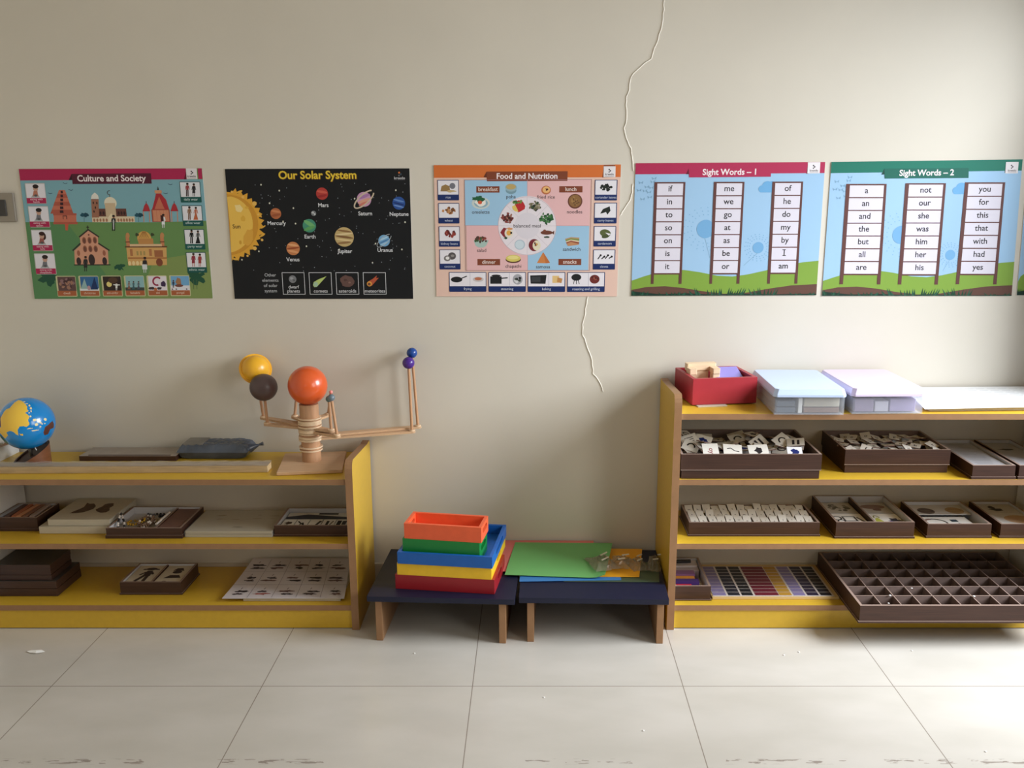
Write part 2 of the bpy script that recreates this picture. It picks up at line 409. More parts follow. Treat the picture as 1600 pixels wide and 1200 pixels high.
def poster(label, quad, corners, back):
    """corners: the real sheet's TL TR BR BL on the wall as (x, z)"""
    cx = sum(c[0] for c in corners) / 4; cz = min(c[1] for c in corners)
    t = thing('wall_poster', label, 'poster', (cx, WY, cz), 0, 'educational posters in a row on the wall')
    P = [(c[0] - cx, c[1] - cz) for c in corners]
    def place(u, v, d):
        x = (P[0][0] * (1 - u) + P[1][0] * u) * (1 - v) + (P[3][0] * (1 - u) + P[2][0] * u) * v
        z = (P[0][1] * (1 - u) + P[1][1] * u) * (1 - v) + (P[3][1] * (1 - u) + P[2][1] * u) * v
        return (x, -0.0022 - d, z)
    sh = MB(); vs = [place(u, v, d) for d in (-0.0014, 0.0) for u, v in ((0, 0), (1, 0), (1, 1), (0, 1))]
    sh.add(vs, [(0, 1, 2, 3)], pm((236, 234, 230))); sh.add(vs, [(7, 6, 5, 4)], pm(back)); sh.add(vs, [(i, i + 4, (i + 1) % 4 + 4, (i + 1) % 4) for i in range(4)], pm((236, 234, 230)))
    A = Art(quad, place, 594.0, 420.0); A.sheet = sh; A.mb = sh
    return t, A
def logo(A, x0, y0, x1, y1, t, dark=(60, 52, 56), bgc=(238, 232, 234)):
    w, h = x1 - x0, y1 - y0
    if bgc: A.rect(x0, y0, x1, y1, bgc, 3)
    for fx, fy, r, c in ((0.47, 0.30, 0.055, (70, 60, 66)), (0.58, 0.42, 0.055, (60, 50, 56)), (0.46, 0.54, 0.05, (90, 80, 86))): A.ell(x0 + w * fx, y0 + h * fy, w * r * 1.1, w * r * 1.1, c if bgc else ((236, 120, 50), (60, 80, 96), (110, 110, 116))[int(fy * 7.5) - 2], 4)
    if bgc: A.line([(x0 + w * 0.47, y0 + h * 0.30), (x0 + w * 0.58, y0 + h * 0.42), (x0 + w * 0.46, y0 + h * 0.54)], w * 0.05, (80, 70, 76), 4)
    A.text('kreedo', (x0 + x1) / 2, y0 + h * 0.76, w * 0.25, dark, 5, 0.01)
    A.line([(x0 + w * 0.12, y0 + h * 0.93), (x0 + w * 0.88, y0 + h * 0.93)], h * 0.02, (130, 124, 128) if bgc else (70, 72, 78), 4)
    A.done('logo', t)
def banner(A, t, pts, col, fold, fcol, text, tx, ty, size, tcol=(250, 236, 238), bold=0.022):
    A.poly(fold, fcol, 2); A.poly(pts, col, 3); A.text(text, tx, ty, size, tcol, 4, bold); A.done('title_banner', t)
SKIN = (150, 96, 70)
def person(A, x, y, h, top, bottom, kind=0, lv=4, skin=SKIN, hair=(30, 22, 22)):
    """small printed figure, feet at y, height h"""
    r = h * 0.085
    A.ell(x, y - h + r * 1.1, r, r * 1.2, skin, lv); A.ell(x, y - h + r * 0.6, r * 1.08, r * 0.75, hair, lv + 1)
    sh = y - h * 0.80; hip = y - h * 0.48
    if kind == 1:      # dress to the ground
        A.poly([(x - h * .07, sh), (x + h * .07, sh), (x + h * .05, hip - h * .05), (x + h * .19, y), (x - h * .19, y), (x - h * .05, hip - h * .05)], bottom, lv)
        A.poly([(x - h * .07, sh), (x + h * .07, sh), (x + h * .05, hip), (x - h * .05, hip)], top, lv + 1)
    elif kind == 2:    # knee length
        A.poly([(x - h * .09, sh), (x + h * .09, sh), (x + h * .12, y - h * .25), (x - h * .12, y - h * .25)], top, lv)
        for d in (-.06, .06): A.line([(x + h * d, y - h * .26), (x + h * d, y)], h * .05, bottom, lv)
    else:
        A.poly([(x - h * .11, sh), (x + h * .11, sh), (x + h * .08, hip), (x - h * .08, hip)], top, lv + 1)
        for d in (-.05, .05): A.line([(x + h * d, hip - 1), (x + h * d * 1.2, y)], h * .08, bottom, lv)
    for d in (-1, 1): A.line([(x + d * h * .10, sh + h * .02), (x + d * h * .15, hip - h * .02)], h * .045, top, lv)
def child(A, x, y, h, hair, shirt, longhair):
    A.poly([(x - h * .34, y), (x + h * .34, y), (x + h * .2, y - h * .22), (x - h * .2, y - h * .22)], (176, 184, 186), 4)
    A.poly([(x - h * .2, y - h * .1), (x + h * .2, y - h * .1), (x + h * .14, y - h * .5), (x - h * .14, y - h * .5)], shirt, 5)
    if longhair: A.blob(x + h * .14, y - h * .62, h * .18, h * .26, hair, 4, 3, .1)
    A.ell(x, y - h * .66, h * .18, h * .2, (206, 160, 136), 5); A.ell(x, y - h * .83, h * .22, h * .15, hair, 6)
    A.ell(x + h * .02, y - h * .16, h * .12, h * .08, (90, 90, 92), 6)

# ---- poster: culture and society
RED1, DK1 = (196, 30, 84), (92, 22, 48)
t, A = poster('poster titled Culture and Society with temples and picture cards on green hills',
              [(140, 108), (1448, 106), (1523, 1035), (255, 1032)], [(-1.645, 1.446), (-1.058, 1.448), (-1.056, 1.031), (-1.645, 1.029)], (118, 170, 74))
A.poly([(140, 188), (1455, 184), (1480, 490), (190, 490)], (124, 180, 194), 1)
A.poly([(190, 486), (520, 484), (900, 494), (1300, 486), (1478, 480), (1523, 1035), (255, 1032)], (104, 150, 80), 2)
A.poly([(190, 486), (480, 486), (760, 860), (620, 1032), (255, 1032)], (86, 142, 84), 3)
A.poly([(1100, 760), (1500, 700), (1523, 1035), (1000, 1033)], (132, 156, 80), 3)
A.poly([(138, 106), (1332, 106), (1332, 184), (138, 190)], RED1, 2); A.rect(1416, 104, 1452, 182, RED1, 2); A.poly([(1318, 184), (1338, 110), (1338, 184)], (120, 20, 50), 3)
for x, y in ((365, 282), (512, 258), (472, 210), (1222, 220), (1188, 284)): A.line([(x - 18, y - 4), (x, y + 3), (x + 14, y - 2)], 4, (60, 90, 110), 3)
# gopuram tower
G1, G2 = (214, 112, 84), (190, 88, 66)
for k in range(6):
    y0 = 258 + k * 28; w0 = 22 + k * 10
    A.poly([(448 - w0, y0), (448 + w0 - 2, y0), (450 + w0 + 8, y0 + 28), (446 - w0 - 8, y0 + 28)], (G1, G2)[k % 2], 4); A.rect(444 - 7 - k, y0 + 5, 448 + 7 + k, y0 + 24, (60, 30, 40), 5)
A.poly([(388, 425), (548, 425), (552, 500), (392, 500)], G1, 4); A.rect(384, 424, 552, 438, G2, 5); A.rect(386, 486, 560, 502, G2, 5)
A.poly([(468, 498), (494, 498), (490, 546), (474, 546)], (214, 90, 60), 5); A.rect(452, 440, 486, 466, (90, 40, 40), 5); A.rect(458, 446, 480, 466, G1, 6)
# mosque
A.rect(660, 448, 968, 488, (230, 206, 168), 4); A.rect(695, 392, 910, 448, (110, 62, 52), 4); A.poly([(655, 324), (708, 324), (712, 455), (662, 455)], (168, 108, 80), 4)
A.poly([(653, 322), (660, 296), (681, 276), (704, 296), (711, 322)], (236, 232, 220), 5); A.ell(793, 352, 44, 42, (236, 226, 196), 5); A.rect(752, 352, 836, 452, (214, 186, 146), 5)
A.poly([(778, 452), (798, 425), (818, 452), (818, 488), (778, 488)], (240, 222, 180), 6); A.line([(788, 308), (788, 292)], 5, (90, 80, 70), 6); A.arc(784, 278, 13, 14, 5, (90, 88, 84), 6, 60, 300)
for k in range(6): A.ell(678 + k * 22, 474, 7, 12, (178, 116, 80), 5); A.ell(850 + k * 20, 474, 7, 12, (178, 116, 80), 5)
for k in range(3): A.ell(722 + k * 22, 424, 7, 13, (60, 36, 36), 5); A.ell(852 + k * 20, 424, 7, 13, (60, 36, 36), 5)
for x, y in ((671, 350), (696, 352), (686, 384), (676, 412)): A.ell(x, y, 5, 9, (60, 36, 36), 5)
# temple with red domes
TR, TS = (190, 42, 52), (222, 140, 100)
A.poly([(1090, 398), (1108, 330), (1118, 285), (1152, 285), (1190, 330), (1212, 398)], TR, 4); A.poly([(1108, 396), (1140, 308), (1180, 396)], (214, 110, 80), 5); A.rect(1108, 262, 1160, 284, (226, 150, 100), 5)
A.poly([(1126, 260), (1132, 232), (1140, 260)], (50, 40, 40), 5); A.rect(1084, 398, 1222, 488, (176, 70, 54), 4); A.rect(1092, 404, 1214, 484, TS, 5)
for k in range(5): A.rect(1096 + k * 25, 404, 1102 + k * 25, 484, (200, 96, 60), 6)
A.rect(1150, 440, 1174, 484, (70, 30, 30), 7)
for x in (1048, 1248): A.poly([(x - 26, 412), (x - 14, 372), (x, 350), (x + 16, 372), (x + 30, 412)], TR, 4); A.line([(x, 352), (x, 340)], 4, (60, 30, 30), 4); A.line([(x - 20, 414), (x - 16, 488)], 6, TS, 4); A.line([(x + 22, 414), (x + 26, 488)], 6, TS, 4)
# trees
for x, y, r in ((606, 436, 26), (994, 438, 26)): A.blob(x - 12, y, 16, 14, (24, 84, 104), 4, 1); A.blob(x + 14, y, 16, 16, (20, 70, 90), 4, 2); A.line([(x, y + 10), (x, 488)], 3, (70, 110, 110), 3)
for x, y, r in ((858, 806, 34), (350, 882, 56), (1400, 880, 60)): A.blob(x, y, r, r * 0.8, (28, 86, 60), 4, int(x), 0.5, 22)
for x in (1385, 1408): A.line([(x, 900), (x + 2, 970)], 4, (70, 100, 60), 4)
# church
CH = (224, 156, 122)
A.poly([(540, 792), (536, 690), (580, 650), (575, 595), (634, 545), (704, 592), (706, 645), (775, 690), (780, 792)], CH, 4)
A.line([(524, 690), (580, 638)], 10, (52, 48, 44), 5); A.line([(706, 638), (786, 690)], 10, (52, 48, 44), 5); A.line([(570, 594), (636, 540)], 10, (52, 48, 44), 5); A.line([(632, 540), (712, 594)], 10, (52, 48, 44), 5)
A.line([(632, 545), (630, 512)], 6, (52, 40, 40), 5); A.line([(621, 524), (641, 524)], 6, (52, 40, 40), 5)
for x, y in ((606, 618), (644, 617), (682, 616), (612, 678), (650, 678), (688, 678)): A.ell(x, y, 15, 24, (170, 96, 68), 5); A.ell(x, y + 2, 9, 18, (120, 72, 58), 6)
for x in (566, 748): A.ell(x, 708, 11, 20, (170, 96, 68), 5)
for x, y, a, b in ((568, 766, 17, 28), (660, 756, 23, 40), (752, 766, 17, 28)): A.ell(x, y, a, b, (60, 44, 44), 5)
A.ell(638, 578, 6, 6, (120, 52, 44), 5); A.rect(534, 788, 794, 796, (48, 44, 42), 6)
# golden temple
GO, GD = (226, 170, 92), (190, 120, 60)
A.poly([(905, 664), (1192, 660), (1196, 796), (920, 798)], GO, 4); A.rect(896, 660, 1198, 670, (110, 66, 40), 5); A.rect(930, 645, 1160, 662, (230, 190, 140), 5)
A.ell(1034, 606, 50, 52, (226, 168, 76), 4); A.rect(990, 606, 1100, 646, (206, 140, 70), 5)
for k in range(5): A.line([(1000 + k * 16, 600), (1024 + k * 4, 556)], 5, (176, 116, 50), 5)
for x in (914, 1160): A.rect(x - 14, 586, x + 18, 660, (214, 130, 80), 4); A.ell(x + 2, 584, 14, 20, (206, 140, 80), 5); A.rect(x - 16, 626, x + 20, 634, (130, 76, 44), 6)
for x in (982, 1092): A.blob(x, 578, 12, 12, (60, 70, 40), 4, 2)
A.rect(918, 740, 1196, 752, GD, 5); A.rect(1104, 690, 1170, 738, (176, 104, 60), 5); A.ell(1142, 776, 24, 28, (140, 70, 44), 6)
for k in range(4): A.ell(930 + k * 28, 782, 11, 16, (246, 214, 150), 6)
for k in range(3): A.rect(978 + k * 24, 696, 994 + k * 24, 726, (176, 150, 80), 5)
for x in (942, 1078): A.rect(x - 12, 680, x + 12, 730, (190, 116, 66), 5)
person(A, 815, 550, 112, (32, 34, 38), (32, 34, 38), 0, 7); A.line([(815, 470), (816, 540)], 6, (230, 230, 230), 9); person(A, 1170, 530, 98, (234, 234, 236), (230, 230, 232), 2, 7); person(A, 616, 838, 108, (46, 44, 46), (46, 44, 46), 2, 7); person(A, 1038, 850, 112, (40, 36, 40), (220, 226, 226), 2, 7)
A.rect(1018, 790, 1056, 826, (222, 228, 228), 8)
A.done('sheet', t)
banner(A, t, [(516, 144), (1082, 140), (1088, 214), (524, 216)], DK1, [(496, 188), (516, 144), (520, 188)], (60, 14, 34), 'Culture and Society', 800, 180, 60)
logo(A, 1332, 104, 1416, 182, t)
for (x0, y0, x1, y1), cap, hc, sc_, lh in (((182, 208, 342, 356), 'hands', (40, 24, 22), (196, 120, 92), 1), ((204, 372, 366, 524), 'spoon', (30, 26, 28), (120, 120, 128), 0), ((226, 540, 388, 692), 'fork', (60, 26, 22), (170, 90, 78), 1), ((248, 708, 412, 858), 'chopsticks', (44, 26, 24), (120, 122, 130), 0)):
    A.rect(x0, y0, x1, y1, (196, 196, 190), 3, 6); A.rect(x0 + 6, y0 + 6, x1 - 8, y1 - 42, (236, 232, 240), 4); A.rect(x0 + 14, y1 - 42, x1 - 4, y1 - 3, RED1, 4)
    child(A, (x0 + x1) / 2 - 2, y1 - 44, 96, hc, sc_, lh); A.text('eating with', (x0 + x1) / 2 + 5, y1 - 31, 20, (250, 220, 228), 6); A.text(cap, (x0 + x1) / 2 + 5, y1 - 13, 20, (250, 220, 228), 6); A.done('picture_card', t)
GRN = (16, 92, 84)
for (x0, y0, x1, y1), cap, fa, fb in (((1284, 200, 1446, 350), 'daily wear', ((170, 60, 66), (70, 46, 50), 0), ((40, 36, 40), (50, 30, 34), 2)), ((1300, 370, 1458, 518), 'office wear', ((150, 110, 80), (130, 92, 66), 0), ((200, 96, 50), (206, 100, 54), 1)), ((1316, 540, 1472, 686), 'party wear', ((26, 24, 28), (26, 24, 28), 0), ((30, 28, 30), (26, 26, 28), 1)), ((1330, 704, 1484, 852), 'ethnic wear', ((160, 44, 60), (200, 120, 110), 2), ((170, 56, 50), (190, 90, 60), 2))):
    A.rect(x0, y0, x1, y1, (24, 84, 78), 3, 5); A.rect(x0 + 5, y0 + 5, x1 - 8, y1 - 40, (234, 234, 240), 4); A.rect(x0 + 12, y1 - 40, x1 - 3, y1 - 3, GRN, 4)
    cx = (x0 + x1) / 2; person(A, cx - 22, y1 - 44, 96, fa[0], fa[1], fa[2], 5); person(A, cx + 24, y1 - 44, 92, fb[0], fb[1], fb[2], 5); A.text(cap, cx + 3, y1 - 21, 24, (214, 236, 232), 6); A.done('picture_card', t)
A.mb = MB()
for k, cap in enumerate(('diwali', 'christmas', 'eid-ul-fitr', 'baisakhi', 'eid', 'pongal')):
    x0 = 402 + k * 161.5; x1 = x0 + 158; y0, y1 = 869, 1018; cx = (x0 + x1) / 2
    A.rect(x0, y0, x1, y1, (206, 204, 150), 3, 8); A.rect(x0 + 12, y0 + 6, x1 - 8, y1 - 42, ((104, 72, 70), (50, 110, 170), (52, 36, 32), (140, 190, 196), (236, 228, 236), (110, 176, 226))[k], 4); A.rect(x0 + 16, y1 - 42, x1 - 6, y1 - 6, (186, 96, 52), 4)
    if k == 0: A.heap(cx, y0 + 56, 52, 34, 26, 13, [(150, 110, 110), (80, 50, 52), (170, 120, 96)], 5, 5)
    if k == 1: A.rect(x0 + 12, y1 - 58, x1 - 8, y1 - 42, (230, 236, 240), 5); A.poly([(x0 + 20, y1 - 56), (x0 + 44, y0 + 20), (x0 + 70, y1 - 56)], (150, 190, 190), 6); A.poly([(cx + 10, y1 - 50), (cx + 36, y0 + 10), (cx + 64, y1 - 50)], (28, 56, 110), 6); A.ell(cx - 2, y1 - 62, 12, 16, (200, 150, 160), 6)
    if k == 2: A.ell(cx - 20, y0 + 62, 19, 19, (240, 220, 120), 5); A.ell(cx + 6, y0 + 34, 34, 22, (90, 60, 40), 5); person(A, cx + 32, y1 - 44, 58, (236, 236, 230), (226, 226, 222), 2, 6); A.line([(cx + 10, y1 - 84), (cx + 56, y1 - 82)], 7, (230, 230, 226), 6)
    if k == 3: A.rect(x0 + 12, y1 - 64, x1 - 8, y1 - 42, (60, 74, 66), 5); [person(A, cx + d, y1 - 50, 58, c_, c_, 1, 6) for d, c_ in ((-40, (150, 92, 70)), (-8, (60, 100, 110)), (28, (80, 84, 100)))]
    if k == 4: A.arc(cx - 2, y0 + 42, 28, 28, 12, (170, 30, 70), 5, 70, 320); A.blob(cx + 46, y0 + 62, 18, 24, (66, 44, 84), 5, 4, .3); A.blob(cx - 40, y1 - 56, 22, 11, (60, 52, 56), 5, 6); A.blob(cx + 14, y1 - 56, 18, 11, (60, 52, 56), 5, 7); A.blob(cx - 12, y1 - 50, 12, 12, (206, 110, 60), 6, 8)
    if k == 5: A.rect(x0 + 12, y1 - 76, x1 - 8, y1 - 42, (232, 230, 236), 5); A.blob(cx - 10, y0 + 50, 20, 30, (176, 120, 76), 6, 3, .2); A.ell(cx - 6, y0 + 74, 30, 10, (130, 70, 56), 7); person(A, x0 + 32, y1 - 60, 54, (60, 66, 90), (50, 54, 70), 0, 6); [A.ell(cx + d, y1 - 50, 6, 5, (90, 56, 60), 6) for d in (-54, -26, 48)]
    A.text(cap, cx + 4, y1 - 24, 22, (246, 220, 190), 6); A.done('picture_card', t)

# ---- poster: solar system
t, A = poster('black poster titled Our Solar System with the sun and eight planets', [(57, 122), (1498, 115), (1533, 1138), (137, 1137)], [(-0.985, 1.446), (-0.394, 1.448), (-0.394, 1.029), (-0.984, 1.029)], (18, 20, 24))
rr = random.Random(11)
for i in range(120):
    x, y = rr.uniform(150, 1490), rr.uniform(220, 920); big = rr.random() < 0.12
    A.ell(x, y, 6 if big else rr.uniform(2, 4), 7 if big else rr.uniform(2, 4), (226, 224, 200) if big else (150, 160, 170), 1, n=8)
A.done('sheet', t)
A.text('Our Solar System', 780, 176, 84, (120, 70, 10), 1, 0.05); A.text('Our Solar System', 778, 174, 84, (246, 206, 40), 2, 0.022, ); A.done('title_lettering', t)
logo(A, 1362, 120, 1480, 216, t, (214, 214, 218), None)
sy = [(150, 560)]
FL = []
for k in range(34):
    a = R(-84 + 168 * k / 33); r = 252 + (26 if k % 2 else -4) + 8 * math.sin(k * 1.7); FL.append((86 + r * math.cos(a), 560 + r * 1.03 * math.sin(a)))
A.fan((90, 560), [(70, 300)] + FL + [(90, 832)], (240, 170, 40), 1)
A.fan((90, 560), [(72, 318)] + [(86 + 232 * math.cos(R(-82 + 164 * k / 20)), 560 + 236 * math.sin(R(-82 + 164 * k / 20))) for k in range(21)] + [(90, 796)], (222, 150, 34), 2)
A.fan((100, 560), [(74, 340)] + [(70 + 206 * math.cos(R(-80 + 160 * k / 20)), 556 + 222 * math.sin(R(-80 + 160 * k / 20))) for k in range(21)] + [(90, 778)], (250, 196, 70), 3)
A.blob(165, 430, 34, 26, (255, 224, 140), 4, 3, .2, rot=40); A.blob(203, 510, 18, 26, (240, 178, 50), 4, 4); A.blob(240, 660, 34, 70, (236, 170, 50), 4, 6, .2, rot=20); A.ell(180, 696, 10, 16, (226, 160, 40), 4); A.ell(228, 424, 16, 10, (240, 178, 50), 4)
for x, y, r in ((288, 392, 17), (198, 342, 11), (112, 300, 9), (292, 742, 15), (348, 676, 10), (236, 800, 9), (318, 478, 8)): A.ell(x, y, r, r, (246, 190, 80), 4)
for x, y, w, h, ro in ((170, 300, 26, 8, -20), (330, 480, 24, 8, 60), (350, 640, 26, 8, -30), (140, 826, 24, 8, 10), (356, 575, 22, 6, -30)): A.ell(x, y, w, h, (240, 176, 50), 2, rot=ro)
A.text('Sun', 150, 574, 44, (60, 40, 20), 5, 0.012); A.done('sun_picture', t)
def planet(x, y, r, base, bands, name, ny, ring=None, size=42):
    A.ell(x, y, r, r, base, 2, n=32)
    for k, (dy, h, c, ro) in enumerate(bands):
        wd = r * math.sqrt(max(0.05, 1 - (dy) ** 2)) * 0.96; A.ell(x, y + dy * r, wd, h * r, c, 3, rot=ro)
    if ring: A.arc(x, y, ring[0], ring[1], ring[3], ring[4], 4, 20 if ring[5] else -40, 340 if ring[5] else 220, 40, ring[2])
    A.text(name, x + ny[0], ny[1], size, (230, 232, 236), 4, 0.014); A.done('planet_picture', t)
planet(454, 470, 42, (196, 104, 56), ((-.4, .2, (220, 134, 80), 10), (.3, .24, (170, 84, 46), -10)), 'Mercury', (6, 548))
planet(814, 314, 46, (200, 56, 48), ((-.3, .22, (226, 90, 70), 10), (.4, .2, (170, 40, 40), -12)), 'Mars', (10, 407))
planet(1143, 358, 56, (206, 150, 190), ((-.4, .2, (176, 120, 180), -20), (.2, .2, (226, 160, 130), -20), (.6, .2, (220, 120, 100), -20)), 'Saturn', (10, 472), (96, 36, -42, 11, (210, 190, 160), True))
planet(1416, 388, 49, (40, 86, 170), ((-.4, .14, (96, 140, 210), 14), (.1, .12, (24, 50, 120), 14), (.5, .12, (110, 150, 216), 14)), 'Neptune', (2, 476))
A.ell(749, 468, 20, 20, (120, 124, 128), 2); A.blob(742, 462, 10, 8, (200, 204, 204), 3, 3); A.blob(757, 474, 7, 8, (196, 200, 200), 3, 5); A.done('moon_picture', t)
planet(716, 565, 52, (64, 150, 120), ((-.3, .3, (110, 186, 110), 30), (.4, .26, (90, 170, 90), -20)), 'Earth', (6, 653))
planet(989, 653, 75, (206, 176, 110), ((-.62, .1, (150, 106, 60), 8), (-.3, .1, (232, 206, 150), -6), (0, .12, (140, 96, 54), 8), (.32, .1, (230, 200, 140), 8), (.6, .12, (160, 116, 66), -6)), 'Jupiter', (6, 767))
planet(590, 743, 52, (214, 128, 70), ((-.5, .16, (240, 170, 110), 8), (-.05, .14, (170, 76, 36), -6), (.45, .16, (236, 160, 100), 10)), 'Venus', (0, 832))
planet(1302, 682, 45, (112, 176, 224), ((-.4, .14, (170, 214, 240), -24), (.1, .12, (70, 130, 190), -24), (.5, .12, (160, 206, 236), -24)), 'Uranus', (8, 758), (70, 26, -42, 4, (190, 196, 200), True))
for k, s_ in enumerate(('Other', 'elements', 'of solar', 'system')): A.text(s_, 412 + k * 2, 953 + k * 41, 36, (196, 200, 204), 2, 0.004)
A.done('caption_lettering', t)
for k, (x0, x1, cap) in enumerate(((502, 688, 'dwarf planets'), (712, 898, 'comets'), (922, 1108, 'asteroids'), (1136, 1322, 'meteorites'))):
    A.frame(x0, 930, x1, 1103, 4, (220, 222, 226), 2); cx = (x0 + x1) / 2
    if k == 0: A.ell(cx - 8, 983, 30, 30, (130, 132, 136), 2); A.blob(cx - 16, 976, 12, 10, (170, 172, 176), 3, 2); A.blob(cx + 2, 992, 9, 8, (96, 98, 102), 3, 3); A.text('dwarf', cx, 1046, 36, (226, 228, 232), 3, .004); A.text('planets', cx, 1078, 36, (226, 228, 232), 3, .004)
    else: A.text(cap, cx + 2, 1078, 38 if k < 3 else 37, (226, 228, 232), 3, .004)
    if k == 1: A.poly([(746, 1030), (752, 1006), (790, 984), (852, 960), (812, 1004), (776, 1044), (756, 1046)], (190, 214, 110), 2); A.ell(768, 1024, 18, 20, (170, 206, 170), 3)
    if k == 2: A.blob(1014, 998, 56, 44, (108, 76, 68), 2, 5, .12, 14); A.blob(1000, 990, 14, 10, (86, 58, 54), 3, 2); A.blob(1034, 1010, 10, 8, (140, 104, 92), 3, 4)
    if k == 3: A.poly([(1170, 1020), (1180, 1000), (1216, 980), (1246, 954), (1240, 976), (1262, 972), (1232, 1006), (1206, 1036)], (200, 84, 50), 2); A.ell(1188, 1020, 20, 20, (240, 160, 50), 3); A.ell(1186, 1022, 12, 12, (120, 70, 50), 4)
    A.done('info_box', t)

# ---- poster: food and nutrition
OR, BR3, NV = (232, 112, 40), (138, 64, 36), (22, 46, 110)
t, A = poster('orange headed poster titled Food and Nutrition with a round meal wheel', [(85, 85), (1503, 78), (1472, 1085), (105, 1087)], [(-0.316, 1.458), (0.283, 1.46), (0.279, 1.037), (-0.317, 1.037)], (240, 198, 178))
A.poly([(85, 84), (1372, 82), (1372, 176), (87, 182)], OR, 1); A.poly([(1372, 82), (1460, 80), (1460, 174), (1360, 178)], (150, 70, 30), 1); A.rect(1458, 78, 1502, 174, OR, 1)
A.done('sheet', t)
banner(A, t, [(484, 134), (1098, 130), (1096, 204), (486, 208)], BR3, [(462, 176), (484, 134), (486, 178)], (110, 48, 26), 'Food and Nutrition', 790, 172, 58)
logo(A, 1372, 92, 1460, 174, t)
BLU, PNK = (158, 204, 236), (240, 186, 186)
A.rect(318, 200, 792, 545, BLU, 2); A.rect(792, 196, 1264, 545, PNK, 2); A.rect(330, 549, 792, 886, PNK, 2); A.rect(795, 549, 1254, 886, BLU, 2)
A.frame(316, 196, 1266, 888, 3, (170, 120, 130), 3); A.line([(792, 200), (794, 886)], 3, (214, 160, 160), 3); A.line([(326, 547), (1258, 547)], 3, (214, 160, 160), 3)
for x, y, w, s_ in ((494, 270, 176, 'breakfast'), (1122, 268, 176, 'lunch'), (500, 825, 172, 'dinner'), (1114, 823, 172, 'snacks')):
    A.rect(x - w / 2, y - 23, x + w / 2, y + 24, (140, 66, 40), 3); A.text(s_, x, y + 2, 40, (244, 226, 216), 4, .008)
for x, y, s_ in ((668, 328, 'poha'), (440, 446, 'omelette'), (934, 330, 'fried rice'), (1150, 443, 'noodles'), (446, 738, 'salad'), (686, 858, 'chapathi'), (910, 862, 'samosa'), (1128, 728, 'sandwich')): A.text(s_, x, y, 37, (60, 46, 50), 4, .004)
A.ell(669, 278, 40, 26, (120, 160, 176), 3); A.ell(669, 256, 44, 30, (150, 184, 196), 3); A.ell(668, 250, 37, 20, (200, 170, 100), 4)
A.ell(440, 375, 68, 44, (206, 216, 210), 3); A.ell(442, 376, 52, 32, (140, 180, 196), 4); A.blob(438, 370, 42, 30, (242, 238, 226), 5, 3, .15); A.ell(434, 370, 16, 13, (226, 90, 50), 6); A.blob(426, 340, 42, 20, (30, 100, 60), 5, 5, .35, 18)
A.ell(934, 275, 36, 32, (206, 110, 60), 3); A.ell(936, 272, 28, 24, (246, 186, 110), 4); A.heap(936, 268, 12, 9, 6, 5, [(90, 40, 30)], 5, 3)
A.ell(1154, 360, 55, 55, (112, 60, 40), 3); A.ell(1154, 358, 46, 46, (150, 104, 56), 4); A.heap(1154, 358, 30, 30, 16, 8, [(176, 130, 70), (110, 74, 40)], 5, 8)
A.poly([(386, 660), (500, 658), (480, 700), (460, 714), (424, 714), (400, 700)], (170, 200, 190), 3); A.heap(442, 652, 52, 18, 20, 12, [(60, 96, 50), (150, 60, 50), (84, 60, 50)], 4, 6)
A.ell(685, 806, 58, 26, (96, 50, 30), 3); A.ell(685, 796, 56, 26, (226, 206, 90), 4); A.ell(684, 790, 42, 14, (240, 224, 130), 5)
A.poly([(864, 832), (912, 748), (964, 830), (940, 834)], (222, 130, 60), 3); A.poly([(912, 748), (964, 830), (930, 832)], (206, 110, 50), 4)
for k, c in enumerate(((196, 150, 100), (120, 150, 70), (226, 200, 160), (160, 70, 50), (206, 140, 90))): A.poly([(1076 + k * 3, 662 + k * 9 - 14), (1122, 634 + k * 9), (1188, 638 + k * 12), (1180, 660 + k * 8), (1100, 678 + k * 6)], c, 3 + k)
A.done('meal_panels', t)
A.ell(791, 548, 220, 221, (236, 226, 232), 4, n=48); A.arc(791, 548, 220, 221, 3, (206, 176, 186), 5, n=48)
for k in range(8): a = R(22.5 * 2 * k); A.line([(791 + 96 * math.cos(a), 548 + 97 * math.sin(a)), (791 + 218 * math.cos(a), 548 + 219 * math.sin(a))], 2, (206, 190, 200), 5)
A.ell(791, 548, 96, 98, (226, 218, 226), 6, n=36); A.text('balanced meal', 791, 551, 37, (50, 40, 44), 7, .004)
A.blob(734, 398, 38, 44, (206, 40, 44), 6, 2, .12); A.poly([(676, 400), (700, 388), (716, 420), (724, 440), (700, 438), (682, 424)], (236, 200, 90), 7); A.heap(716, 364, 36, 14, 12, 9, [(60, 110, 50), (110, 150, 60)], 8, 4)
A.heap(850, 396, 40, 40, 34, 11, [(60, 84, 50), (120, 110, 80), (150, 140, 110), (40, 50, 36)], 6, 7)
A.heap(640, 488, 44, 38, 34, 11, [(110, 40, 40), (150, 60, 54), (70, 36, 30), (170, 110, 90)], 6, 9)
A.heap(938, 490, 48, 40, 36, 12, [(40, 100, 50), (28, 80, 40), (70, 130, 70)], 6, 12)
A.blob(622, 600, 32, 34, (150, 40, 50), 6, 3, .15); A.ell(652, 604, 32, 36, (236, 226, 206), 7); A.ell(652, 602, 18, 20, (240, 170, 60), 8); A.ell(670, 602, 8, 8, (40, 36, 36), 9); A.blob(628, 642, 14, 8, (40, 80, 50), 7, 3); A.blob(660, 570, 22, 8, (226, 150, 90), 7, 5)
A.ell(938, 600, 46, 16, (120, 62, 44), 6); A.poly([(976, 600), (996, 584), (994, 616)], (110, 56, 40), 6); A.blob(922, 584, 12, 7, (140, 74, 50), 6, 3); A.blob(942, 634, 22, 8, (60, 80, 60), 6, 4)
